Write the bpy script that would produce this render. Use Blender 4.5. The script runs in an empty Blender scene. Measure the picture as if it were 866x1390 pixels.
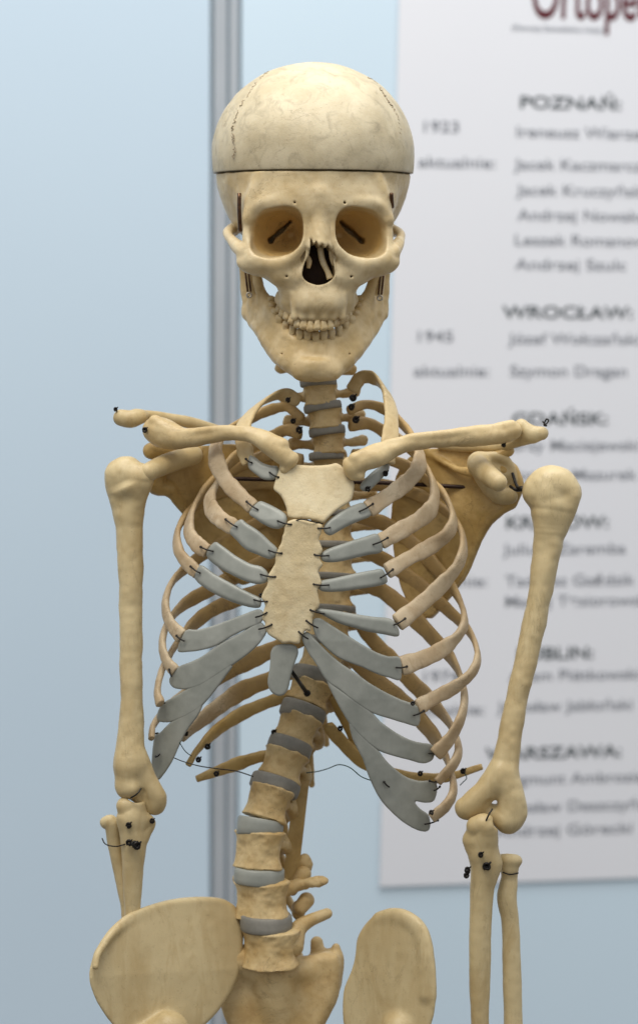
import bpy, math, random
import numpy as np
from mathutils import Vector
random.seed(7); rng = np.random.default_rng(11)
F32 = np.float32
S = 0.00055            # one design unit in metres
DC = 3.0 / S           # camera distance in design units

# ------------------------------------------------------------------ frame of reference
# design coordinates: X right, Y down, Z(depth) away from the viewer, all in units of 0.55 mm
def W(px, py, d=0.0):
    k = 1 + d / DC
    return (433 + (px - 433) * k, 695 + (py - 695) * k, d)
def to_world(P):
    P = np.asarray(P, dtype=np.float64)
    return np.stack([(P[:, 0] - 433) * S, P[:, 2] * S, (695 - P[:, 1]) * S], 1)

# ------------------------------------------------------------------ scene set-up
scene = bpy.context.scene
col = scene.collection
cam_data = bpy.data.cameras.new('camera'); cam = bpy.data.objects.new('camera', cam_data); col.objects.link(cam)
cam.location = (0, -3.0, 0); cam.rotation_euler = (math.radians(90), 0, 0)
cam_data.sensor_fit = 'VERTICAL'; cam_data.sensor_height = 36.0
cam_data.lens = 36.0 * 3.0 / (1390 * S)
cam_data.clip_end = 50
cam_data.dof.use_dof = True; cam_data.dof.focus_distance = 3.012
cam_data.dof.aperture_fstop = cam_data.lens / 31.0
scene.camera = cam
scene.render.resolution_x = 637; scene.render.resolution_y = 1024
scene.view_settings.view_transform = 'Standard'; scene.view_settings.look = 'None'
scene.view_settings.exposure = 0.0; scene.view_settings.gamma = 1.0

# ------------------------------------------------------------------ object helpers
loc_of = {}
def link(o, parent, wloc):
    col.objects.link(o)
    if parent is not None:
        o.parent = parent
        o.location = Vector(wloc) - loc_of[parent.name]
    else:
        o.location = Vector(wloc)
    loc_of[o.name] = Vector(wloc)
    return o
def make(name, V, faces, mat, parent=None, smooth=True, world=False, label=None, sharp=None):
    """V in design coordinates (or world when world=True)."""
    Wv = np.asarray(V, dtype=np.float64) if world else to_world(V)
    c = Wv.mean(0)
    me = bpy.data.meshes.new(name)
    L = Wv - c
    if isinstance(faces, np.ndarray) and faces.shape[1] == 4:
        n, m = len(L), len(faces)
        me.vertices.add(n); me.vertices.foreach_set('co', L.astype(F32).ravel())
        me.loops.add(m * 4); me.loops.foreach_set('vertex_index', faces.astype(np.int32).ravel())
        me.polygons.add(m); me.polygons.foreach_set('loop_start', np.arange(0, m * 4, 4, dtype=np.int32))
        me.polygons.foreach_set('loop_total', np.full(m, 4, dtype=np.int32))
        me.update(calc_edges=True); me.validate()
    else:
        me.from_pydata([tuple(v) for v in L], [], [tuple(int(i) for i in f) for f in faces]); me.update()
    if smooth:
        me.polygons.foreach_set('use_smooth', np.ones(len(me.polygons), dtype=bool))
    me.materials.append(mat)
    o = bpy.data.objects.new(name, me)
    link(o, parent, c)
    if label: o['label'] = label
    return o
def thing(name, label, cat, wloc, group=None):
    o = bpy.data.objects.new(name, None); o.empty_display_size = 0.05
    link(o, None, wloc); o['label'] = label; o['category'] = cat
    if group: o['group'] = group
    return o

# ------------------------------------------------------------------ value noise
_lat = rng.random((32, 32, 32)).astype(F32)
def vnoise(P, scale):
    q = P / scale + 100.3
    i = np.floor(q).astype(int); f = q - i; f = f * f * (3 - 2 * f)
    r = 0
    for dx in (0, 1):
        for dy in (0, 1):
            for dz in (0, 1):
                w = (f[:, 0] if dx else 1 - f[:, 0]) * (f[:, 1] if dy else 1 - f[:, 1]) * (f[:, 2] if dz else 1 - f[:, 2])
                r = r + w * _lat[(i[:, 0] + dx) % 32, (i[:, 1] + dy) % 32, (i[:, 2] + dz) % 32]
    return r * 2 - 1

# ------------------------------------------------------------------ implicit surface modelling
class Field:
    def __init__(s, lo, hi, h):
        s.lo = np.array(lo, float); s.h = h
        n = [int(math.ceil((hi[i] - lo[i]) / h)) + 1 for i in range(3)]
        s.ax = [(lo[i] + h * np.arange(n[i])).astype(F32) for i in range(3)]
        s.f = np.full(n, 60.0, dtype=F32)
    def sub(s, lo, hi):
        sl = []
        for i in range(3):
            a = max(0, int((lo[i] - s.lo[i]) / s.h)); b = min(len(s.ax[i]), int((hi[i] - s.lo[i]) / s.h) + 2)
            if b <= a: return None
            sl.append(slice(a, b))
        sl = tuple(sl)
        return sl, s.ax[0][sl[0]][:, None, None], s.ax[1][sl[1]][None, :, None], s.ax[2][sl[2]][None, None, :]
    def mix(s, sl, g, k, mode):
        f = s.f[sl]
        if mode == 'add':
            if k > 0:
                h = np.maximum(k - np.abs(f - g), 0) / k
                s.f[sl] = np.minimum(f, g) - h * h * (k * .25)
            else: s.f[sl] = np.minimum(f, g)
        elif mode == 'cut':
            g = -g
            if k > 0:
                h = np.maximum(k - np.abs(f - g), 0) / k
                s.f[sl] = np.maximum(f, g) + h * h * (k * .25)
            else: s.f[sl] = np.maximum(f, g)
        elif mode == 'and':
            s.f[sl] = np.maximum(f, g)
    def ell(s, c, r, k=3, mode='add', rot=0.0):
        m = max(r) if rot else None
        e = [(m or r[i]) + k + 3 * s.h for i in range(3)]
        q = s.sub([c[i] - e[i] for i in range(3)], [c[i] + e[i] for i in range(3)])
        if q is None: return
        sl, X, Y, Z = q
        X, Y, Z = X - c[0], Y - c[1], Z - c[2]
        if rot:
            cr, sr = math.cos(rot), math.sin(rot); X, Y = X * cr + Y * sr, -X * sr + Y * cr
        k0 = np.sqrt((X / r[0]) ** 2 + (Y / r[1]) ** 2 + (Z / r[2]) ** 2)
        k1 = np.sqrt((X / r[0] ** 2) ** 2 + (Y / r[1] ** 2) ** 2 + (Z / r[2] ** 2) ** 2) + 1e-6
        s.mix(sl, k0 * (k0 - 1) / k1, k, mode)
    def cone(s, a, b, ra, rb=None, k=3, mode='add', flat=1.0, ex=0):
        """round cone between a and b; flat<1 squeezes in depth"""
        rb = ra if rb is None else rb
        R = max(ra, rb) + k + ex + 3 * s.h
        q = s.sub([min(a[i], b[i]) - R for i in range(3)], [max(a[i], b[i]) + R for i in range(3)])
        if q is None: return
        sl, X, Y, Z = q
        v = [b[i] - a[i] for i in range(3)]; L2 = v[0] ** 2 + v[1] ** 2 + v[2] ** 2 + 1e-9
        X, Y, Z = X - a[0], Y - a[1], Z - a[2]
        t = np.clip((X * v[0] + Y * v[1] + Z * v[2]) / L2, 0, 1)
        g = np.sqrt((X - t * v[0]) ** 2 + (Y - t * v[1]) ** 2 + ((Z - t * v[2]) / flat) ** 2) - (ra + (rb - ra) * t)
        s.mix(sl, g, k, mode)
    def chain(s, pts, k=4, flat=1.0, mode='add'):
        # one continuous limb: spline the joints, take the nearest segment, blend once
        P = np.array(pts, float)
        if len(P) > 2: P = spline(P, 4)
        R = P[:, 3].max() + k + 3 * s.h
        q = s.sub(P[:, :3].min(0) - R, P[:, :3].max(0) + R)
        if q is None: return
        sl, X0, Y0, Z0 = q; g = np.full(s.f[sl].shape, 99, F32); lo = s.lo
        T = Field.__new__(Field); T.lo = np.array([X0.ravel()[0], Y0.ravel()[0], Z0.ravel()[0]], float); T.h = s.h
        T.ax = [X0.ravel(), Y0.ravel(), Z0.ravel()]; T.f = g
        for a, b in zip(P[:-1], P[1:]):
            T.cone(a[:3], b[:3], a[3], b[3], 0, 'add', flat, ex=k + 4)
        s.mix(sl, T.f, k, mode)
    def plate(s, poly, D, t, r=3.0, k=0, mode='add'):
        """poly: (n,2) outline in X,Y; D(X,Y) mid depth; t half thickness (number or function)"""
        poly = np.asarray(poly, F32); lo = poly.min(0) - 6 - k; hi = poly.max(0) + 6 + k
        q = s.sub([lo[0], lo[1], -1e6], [hi[0], hi[1], 1e6])
        if q is None: return
        sl, X, Y, Z = q
        g2 = poly_sdf(poly, X[:, :, 0], Y[:, :, 0])
        Dm = D(X[:, :, 0], Y[:, :, 0]) if callable(D) else D
        T = t(X[:, :, 0], Y[:, :, 0]) if callable(t) else t
        a = np.broadcast_to(np.asarray(Dm, F32), g2.shape)[:, :, None]
        T = np.broadcast_to(np.asarray(T, F32), g2.shape)[:, :, None]
        w1 = g2[:, :, None] + r; w2 = np.abs(Z - a) - T + r
        g = np.minimum(np.maximum(w1, w2), 0) + np.sqrt(np.maximum(w1, 0) ** 2 + np.maximum(w2, 0) ** 2) - r
        s.mix(sl, g.astype(F32), k, mode)
    def mesh(s):
        f = s.f
        for a in (0, -1):
            f[a] = 9; f[:, a] = 9; f[:, :, a] = 9
        ins = f < 0
        c = [ins[i:f.shape[0] - 1 + i, j:f.shape[1] - 1 + j, k:f.shape[2] - 1 + k] for i in (0, 1) for j in (0, 1) for k in (0, 1)]
        anyi = c[0].copy(); alli = c[0].copy()
        for q in c[1:]: anyi |= q; alli &= q
        act = anyi & ~alli
        idx = np.argwhere(act); N = len(idx)
        vid = np.full(act.shape, -1, np.int64); vid[act] = np.arange(N)
        off = [(i, j, k) for i in (0, 1) for j in (0, 1) for k in (0, 1)]
        val = [f[idx[:, 0] + o[0], idx[:, 1] + o[1], idx[:, 2] + o[2]] for o in off]
        P = np.zeros((N, 3)); cnt = np.zeros(N)
        for a in range(8):
            for b in range(a + 1, 8):
                d = [off[b][i] - off[a][i] for i in range(3)]
                if sum(abs(x) for x in d) != 1: continue
                m = (val[a] < 0) != (val[b] < 0)
                t = np.where(m, val[a] / np.where(m, val[a] - val[b], 1), 0)
                for i in range(3): P[:, i] += np.where(m, off[a][i] + t * d[i], 0)
                cnt += m
        P = (P / cnt[:, None] + idx) * s.h + s.lo
        faces = []
        for ax in range(3):
            u, v = (ax + 1) % 3, (ax + 2) % 3
            A = [slice(None)] * 3; B = [slice(None)] * 3
            A[ax] = slice(0, -1); B[ax] = slice(1, None)
            a, b = ins[tuple(A)], ins[tuple(B)]
            e = np.argwhere(a != b)
            e = e[(e[:, u] > 0) & (e[:, v] > 0) & (e[:, u] < f.shape[u] - 1) & (e[:, v] < f.shape[v] - 1)]
            sgn = a[e[:, 0], e[:, 1], e[:, 2]]
            q = []
            for du, dv in ((-1, -1), (0, -1), (0, 0), (-1, 0)):
                t = e.copy(); t[:, u] += du; t[:, v] += dv
                q.append(vid[t[:, 0], t[:, 1], t[:, 2]])
            q = np.stack(q, 1)
            q[~sgn] = q[~sgn][:, ::-1]
            faces.append(q)
        F = np.concatenate(faces)
        F = F[(F >= 0).all(1)]
        F = F[:, ::-1]      # design frame is mirrored against the world
        return P, F
def grow(V, F, amp, scale, amp2=0, scale2=5):
    """roughen a mesh along its normals"""
    a = V[F[:, 2]] - V[F[:, 0]]; b = V[F[:, 3]] - V[F[:, 1]]
    n = np.cross(a, b); N = np.zeros_like(V)
    for i in range(4): np.add.at(N, F[:, i], n)
    N /= (np.linalg.norm(N, axis=1, keepdims=True) + 1e-9)
    d = amp * vnoise(V, scale)
    if amp2: d = d + amp2 * vnoise(V + 37, scale2)
    return V + N * d[:, None]
def poly_sdf(poly, X, Y):
    d = np.full(X.shape if X.shape == Y.shape else np.broadcast(X, Y).shape, 1e9, F32); sg = np.ones(d.shape, F32)
    n = len(poly)
    for i in range(n):
        ax, ay = poly[i]; bx, by = poly[i - 1]
        ex, ey = bx - ax, by - ay; wx, wy = X - ax, Y - ay
        t = np.clip((wx * ex + wy * ey) / (ex * ex + ey * ey + 1e-9), 0, 1)
        d = np.minimum(d, (wx - ex * t) ** 2 + (wy - ey * t) ** 2)
        c1 = Y >= ay; c2 = Y < by; c3 = ex * wy > ey * wx
        flip = (c1 & c2 & c3) | (~c1 & ~c2 & ~c3)
        sg = np.where(flip, -sg, sg)
    return sg * np.sqrt(d)
def smooth_closed(pts, n=4):
    p = np.asarray(pts, float); out = []; m = len(p)
    for i in range(m):
        a, b, c, d = p[(i - 1) % m], p[i], p[(i + 1) % m], p[(i + 2) % m]
        for j in range(n):
            t = j / n
            out.append(.5 * ((2 * b) + (c - a) * t + (2 * a - 5 * b + 4 * c - d) * t * t + (3 * b - a - 3 * c + d) * t ** 3))
    return np.array(out)
def spline(pts, n):
    p = np.asarray(pts, float); p = np.vstack([2 * p[0] - p[1], p, 2 * p[-1] - p[-2]])
    seg = len(p) - 3; out = []
    for i in range(seg):
        a, b, c, d = p[i], p[i + 1], p[i + 2], p[i + 3]
        for j in range(n):
            t = j / n
            out.append(.5 * ((2 * b) + (c - a) * t + (2 * a - 5 * b + 4 * c - d) * t * t + (3 * b - a - 3 * c + d) * t ** 3))
    out.append(p[-2]); return np.array(out)
def loft(rings):
    """rings: (m, n, 3) -> verts, quad faces with capped ends as n-gons"""
    m, n = rings.shape[:2]; V = rings.reshape(-1, 3)
    f = []
    for i in range(m - 1):
        for j in range(n):
            k = (j + 1) % n
            f.append((i * n + j, i * n + k, (i + 1) * n + k, (i + 1) * n + j))
    f.append(tuple(range(n - 1, -1, -1))); f.append(tuple((m - 1) * n + j for j in range(n)))
    return V, f
def tube(pts, r, n=8, sub=4):
    """round tube through design points; r number or list"""
    p = np.asarray(pts, float)
    rr = np.full(len(p), r, float) if np.isscalar(r) else np.asarray(r, float)
    q = spline(np.hstack([p, rr[:, None]]), sub) if len(p) > 2 else np.hstack([p, rr[:, None]])
    C, R = q[:, :3], q[:, 3]
    T = np.gradient(C, axis=0); T /= np.linalg.norm(T, axis=1, keepdims=True) + 1e-9
    up = np.array([0.13, 0.21, 1.0]); rings = []
    for c, t, r_ in zip(C, T, R):
        a = np.cross(t, up); a /= np.linalg.norm(a) + 1e-9; b = np.cross(t, a)
        th = np.arange(n) * 2 * math.pi / n
        rings.append(c + r_ * (np.cos(th)[:, None] * a + np.sin(th)[:, None] * b))
    return loft(np.array(rings))
def merge(parts):
    V, F, o = [], [], 0
    for v, f in parts:
        V.append(np.asarray(v)); F += [tuple(int(i) + o for i in q) for q in f]; o += len(v)
    return np.vstack(V), F
def ball(c, r, n=10, m=7, sq=(1, 1, 1)):
    V = []; F = []
    for i in range(m + 1):
        ph = math.pi * i / m
        for j in range(n):
            th = 2 * math.pi * j / n
            V.append((c[0] + r * sq[0] * math.sin(ph) * math.cos(th), c[1] + r * sq[1] * math.cos(ph), c[2] + r * sq[2] * math.sin(ph) * math.sin(th)))
    for i in range(m):
        for j in range(n):
            k = (j + 1) % n; F.append((i * n + j, i * n + k, (i + 1) * n + k, (i + 1) * n + j))
    return np.array(V), F

# ------------------------------------------------------------------ materials
def new_mat(name):
    m = bpy.data.materials.new(name); m.use_nodes = True; nt = m.node_tree
    b = nt.nodes['Principled BSDF']; return m, nt, b
def ramp(nt, src, stops):
    r = nt.nodes.new('ShaderNodeValToRGB'); nt.links.new(src, r.inputs[0])
    e = r.color_ramp.elements
    e[0].position, e[0].color = stops[0][0], (*stops[0][1], 1) if len(stops[0][1]) == 3 else stops[0][1]
    e[1].position, e[1].color = stops[-1][0], (*stops[-1][1], 1)
    for p, c in stops[1:-1]:
        x = e.new(p); x.color = (*c, 1)
    return r.outputs[0]
def noise(nt, scale, detail=4, rough=.55, vec=None, dist=0):
    n = nt.nodes.new('ShaderNodeTexNoise'); n.inputs['Scale'].default_value = scale
    n.inputs['Detail'].default_value = detail; n.inputs['Roughness'].default_value = rough; n.inputs['Distortion'].default_value = dist
    if vec is not None: nt.links.new(vec, n.inputs['Vector'])
    return n.outputs[0]
def mixc(nt, fac, a, b, mode='MIX'):
    m = nt.nodes.new('ShaderNodeMix'); m.data_type = 'RGBA'; m.blend_type = mode
    for s, v in ((0, fac), (6, a), (7, b)):
        if isinstance(v, (int, float)): m.inputs[s].default_value = v
        elif isinstance(v, tuple): m.inputs[s].default_value = (*v, 1)
        else: nt.links.new(v, m.inputs[s])
    return m.outputs[2]
def bone_mat(name, light, mid, stain, dirt=(.10, .065, .03), stain_amt=.55, speck=.5, rough=.5, bump=.25, sss=.04, grain=900, streak=None, amber_tint=None, crack=.5):
    m, nt, b = new_mat(name)
    pos = nt.nodes.new('ShaderNodeNewGeometry').outputs['Position']
    vec = pos
    if streak:
        mp = nt.nodes.new('ShaderNodeMapping'); mp.inputs['Scale'].default_value = streak; nt.links.new(pos, mp.inputs[0]); vec = mp.outputs[0]
    n1 = ramp(nt, noise(nt, 26, 5, .6, vec), [(.41, (0, 0, 0)), (.60, (1, 1, 1))])
    c = mixc(nt, n1, light, mid)
    if amber_tint:      # amber tint mixed in towards the rib rears and inside the orbits
        at = nt.nodes.new('ShaderNodeAttribute'); at.attribute_name = 'amber_weight'
        c = mixc(nt, at.outputs['Fac'], c, amber_tint)
    n2 = ramp(nt, noise(nt, 60, 6, .65, vec, 1.0), [(.50, (0, 0, 0)), (.72, (stain_amt,) * 3)])
    c = mixc(nt, n2, c, stain)
    n3 = ramp(nt, noise(nt, 210, 5, .7, pos), [(.60, (0, 0, 0)), (.75, (speck,) * 3)])
    c = mixc(nt, n3, c, dirt)
    # small pores
    vo = nt.nodes.new('ShaderNodeTexVoronoi'); vo.inputs['Scale'].default_value = 330; nt.links.new(pos, vo.inputs['Vector'])
    pore = ramp(nt, vo.outputs['Distance'], [(.0, (1, 1, 1)), (.16, (0, 0, 0))])
    gate = ramp(nt, noise(nt, 45, 3, .5, pos), [(.52, (0, 0, 0)), (.62, (.55,) * 3)])
    pg = mixc(nt, 1.0, pore, gate, 'MULTIPLY')
    c = mixc(nt, pg, c, dirt)
    # hairline cracks
    cr = ramp(nt, noise(nt, 34, 9, .62, vec, 1.6), [(.488, (0, 0, 0)), (.5, (crack,) * 3), (.512, (0, 0, 0))])
    cg = ramp(nt, noise(nt, 19, 2, .5, pos), [(.50, (0, 0, 0)), (.62, (1, 1, 1))])
    c = mixc(nt, mixc(nt, 1.0, cr, cg, 'MULTIPLY'), c, dirt)
    nt.links.new(c, b.inputs['Base Color'])
    rr = ramp(nt, noise(nt, 90, 3, .5, pos), [(.3, (rough - .1,) * 3), (.7, (rough + .14,) * 3)])
    nt.links.new(rr, b.inputs['Roughness'])
    b.inputs['Specular IOR Level'].default_value = .4
    if sss:
        b.inputs['Subsurface Weight'].default_value = sss; b.inputs['Subsurface Radius'].default_value = (1.0, .6, .3); b.inputs['Subsurface Scale'].default_value = .003
    bp = nt.nodes.new('ShaderNodeBump'); bp.inputs['Strength'].default_value = bump; bp.inputs['Distance'].default_value = .0012
    ad = nt.nodes.new('ShaderNodeMath'); ad.operation = 'ADD'
    nt.links.new(noise(nt, 170, 7, .7, vec), ad.inputs[0])
    ml = nt.nodes.new('ShaderNodeMath'); ml.operation = 'MULTIPLY'; ml.inputs[1].default_value = .35
    nt.links.new(noise(nt, grain, 3, .6, pos), ml.inputs[0]); nt.links.new(ml.outputs[0], ad.inputs[1])
    sb = nt.nodes.new('ShaderNodeMath'); sb.operation = 'SUBTRACT'; nt.links.new(ad.outputs[0], sb.inputs[0]); nt.links.new(pg, sb.inputs[1])
    nt.links.new(sb.outputs[0], bp.inputs['Height']); nt.links.new(bp.outputs[0], b.inputs['Normal'])
    return m
def plain_mat(name, c, rough=.5, metal=0.0, c2=None, scale=80, bump=0):
    m, nt, b = new_mat(name)
    if c2:
        pos = nt.nodes.new('ShaderNodeNewGeometry').outputs['Position']
        n = ramp(nt, noise(nt, scale, 4, .6, pos), [(.35, c), (.65, c2)]); nt.links.new(n, b.inputs['Base Color'])
        if bump:
            bp = nt.nodes.new('ShaderNodeBump'); bp.inputs['Strength'].default_value = bump; bp.inputs['Distance'].default_value = .001
            nt.links.new(noise(nt, scale * 3, 4, .6, pos), bp.inputs['Height']); nt.links.new(bp.outputs[0], b.inputs['Normal'])
    else: b.inputs['Base Color'].default_value = (*c, 1)
    b.inputs['Roughness'].default_value = rough; b.inputs['Metallic'].default_value = metal
    return m
M_skull = bone_mat('skull_bone', (.65, .53, .325), (.55, .415, .215), (.44, .31, .14), stain_amt=.5, speck=.22, rough=.42, bump=.22, amber_tint=(.56, .36, .12))
M_cap = bone_mat('cap_bone', (.59, .51, .35), (.50, .42, .27), (.32, .27, .18), stain_amt=.8, speck=.4, rough=.5, bump=.25)
M_jaw = bone_mat('jaw_bone', (.64, .50, .285), (.53, .385, .18), (.42, .29, .12), stain_amt=.5, speck=.25, rough=.42, bump=.22)
M_tooth = bone_mat('tooth_enamel', (.62, .50, .30), (.50, .37, .18), (.33, .20, .08), stain_amt=.85, speck=.4, rough=.33, bump=.3)
M_limb = bone_mat('limb_bone', (.575, .46, .255), (.49, .37, .185), (.40, .28, .12), stain_amt=.6, speck=.3, rough=.42, bump=.25, streak=(1, 1, .3), crack=.25)
M_vert = bone_mat('vertebra_bone', (.61, .46, .235), (.50, .34, .14), (.36, .22, .08), stain_amt=.6, speck=.45, rough=.5, bump=.4)
M_rib = bone_mat('rib_bone', (.58, .465, .31), (.47, .35, .21), (.33, .22, .115), stain_amt=.55, speck=.3, rough=.5, bump=.35, amber_tint=(.47, .315, .13))
M_amber = bone_mat('amber_bone', (.54, .375, .15), (.43, .28, .09), (.27, .16, .05), stain_amt=.55, speck=.3, rough=.45, bump=.3)
M_stern = bone_mat('sternum_bone', (.64, .54, .345), (.58, .465, .27), (.42, .31, .16), stain_amt=.45, speck=.3, rough=.6, bump=.5, grain=600, crack=.15)
M_clav = bone_mat('collarbone_bone', (.62, .485, .265), (.51, .37, .175), (.40, .27, .12), stain_amt=.45, speck=.3, rough=.42, bump=.25)
M_cart = plain_mat('grey_cartilage', (.245, .255, .225), .42, 0, (.33, .337, .30), 38, .12)
M_disc = plain_mat('grey_disc', (.19, .18, .155), .6, 0, (.26, .245, .21), 70, .2)
M_wire = plain_mat('dark_wire', (.018, .015, .013), .4, .5)
M_rod = plain_mat('brown_rod', (.055, .028, .018), .4, .6, (.03, .017, .013), 100)
M_spring = plain_mat('spring_steel', (.16, .085, .045), .35, .8, (.07, .04, .025), 200)
M_hook = plain_mat('hook_steel', (.45, .40, .33), .35, .9)
M_cord = plain_mat('green_thread', (.015, .06, .055), .6)
M_dark = plain_mat('suture_dirt', (.27, .205, .13), .8)
M_void = plain_mat('cavity_shade', (.035, .018, .010), .9, 0, (.02, .01, .007), 90)

# ------------------------------------------------------------------ the skeleton
sk = thing('anatomical_skeleton', 'old yellowed human skeleton wired together with grey cartilage, standing before pale blue panels', 'skeleton', (0, .09, -.42))

# skull ------------------------------------------------------------
HX, HD = 424.8, 165.0          # head axis
yaw = math.radians(3.4)
def place_head(V, dx=0.0):
    V = np.array(V, float); x, z = V[:, 0] + dx, V[:, 2] - HD
    return np.stack([HX + x * math.cos(yaw) - z * math.sin(yaw), V[:, 1], HD + z * math.cos(yaw) + x * math.sin(yaw)], 1)
def place_jaw(V):
    V = np.array(V, float); x, z = V[:, 0], V[:, 2] - HD; a = math.radians(.6)
    return np.stack([427.6 + x * math.cos(a) - z * math.sin(a), V[:, 1], HD + z * math.cos(a) + x * math.sin(a)], 1)
def cut_y(z): return 230.5 - .048 * z        # plane of the saw cut
def build_cap():
    nth, nph = 220, 70; a, b, c = 141.5, 134.5, 165.0; cy = 201.0
    rows = []
    for i in range(nph + 1):
        u = i / nph
        th = np.arange(nth) * 2 * math.pi / nth
        # start on the cut plane and climb to the crown
        ph0 = -np.arcsin(np.clip((cut_y(HD - c * np.cos(th) * .97) - 2.2 - cy) / b, -1, 1))
        ph = ph0 + (math.pi / 2 - ph0) * u
        x = a * np.cos(ph) * np.sin(th); z = HD - c * np.cos(ph) * np.cos(th); y = cy - b * np.sin(ph)
        rows.append(np.stack([x, y, z], 1))
    R = np.array(rows)
    V0 = R.reshape(-1, 3)
    d = 1.5 * vnoise(V0, 60) + .5 * vnoise(V0, 17)
    nrm = (V0 - [0, cy, HD]) / np.array([a, b, c]) ** 2; nrm /= np.linalg.norm(nrm, axis=1, keepdims=True)
    # gentle frontal and parietal bosses
    boss = 2.5 * np.exp(-(((np.abs(V0[:, 0]) - 62) / 40) ** 2 + ((V0[:, 1] - 165) / 35) ** 2)) * (V0[:, 2] < HD)
    R = (V0 + nrm * (d + boss)[:, None]).reshape(R.shape)
    base = R[0]
    lip1 = base.copy(); lip1[:, :2] *= 1; cen = np.array([0, 0, HD])
    def shrink(k, dy):
        q = base.copy(); q[:, 0] *= k; q[:, 2] = HD + (q[:, 2] - HD) * k; q[:, 1] += dy; return q
    bev = shrink(.997, 1.0); l2 = shrink(.955, 1.2); l3 = shrink(.93, -30); l4 = shrink(.6, -100)
    R = np.concatenate([np.array([l4, l3, l2, bev]), R])
    V, f = loft(R)
    parts = [(place_head(V), f)]
    # coronal suture: a fine ragged groove filled with dirt
    o = make('skull_cap', parts[0][0], parts[0][1], M_cap, sk)
    lines = [[(366, 96), (356, 104), (345, 117), (333, 134), (322, 153), (316, 172), (316, 186), (318, 200), (317, 216)],
             [(498, 103), (512, 113), (523, 131), (531, 143), (539, 158), (543, 178), (544, 196), (544, 214)]]
    segs = []
    for ln in lines:
        q = spline(np.array(ln, float), 16)
        x = (q[:, 0] - 424.8) + 0; y = q[:, 1]
        t = np.arange(len(q))
        jit = .9 * np.sin(t * 1.3) + np.array([random.uniform(-1.1, 1.1) for _ in t])
        for _ in range(1):
            pts = []
            for i in range(len(q)):
                px = q[i, 0] + jit[i]; py = q[i, 1] + random.uniform(-.8, .8)
                # drop on to the dome by marching along the view line
                lo_z = None
                for z in np.arange(0, 170, 1.0):
                    X, Y, Z = W(px, py, z)
                    if ((X - HX) / 142.2) ** 2 + ((Y - cy) / 135.2) ** 2 + ((Z - HD) / 165.8) ** 2 < 1:
                        lo_z = z; break
                if lo_z is None: continue
                pts.append((X, Y, Z))
            i = 0
            while i < len(pts) - 3:
                n = random.randint(5, 16); seg = pts[i:i + n]
                if len(seg) >= 3:
                    r = [random.uniform(.25, .8) for _ in seg]; r[0] = r[-1] = .15
                    segs.append(tube(seg, r, 5, 2))
                i += n + random.choice([0, 1, 2, 3])
    V2, f2 = merge(segs)
    me = o.data; base_n = len(me.vertices); basef = len(me.polygons)
    c = loc_of[o.name]; L = to_world(V2) - np.array(c)
    allV = np.vstack([np.array([v.co[:] for v in me.vertices]), L])
    allF = [tuple(p.vertices) for p in me.polygons] + [tuple(i + base_n for i in q) for q in f2]
    nm = bpy.data.meshes.new('skull_cap'); nm.from_pydata([tuple(v) for v in allV], [], allF)
    nm.materials.append(M_cap); nm.materials.append(M_dark)
    for i, p in enumerate(nm.polygons):
        p.use_smooth = True
        if i >= basef: p.material_index = 1
    o.data = nm
    return o
cap = build_cap()

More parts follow.
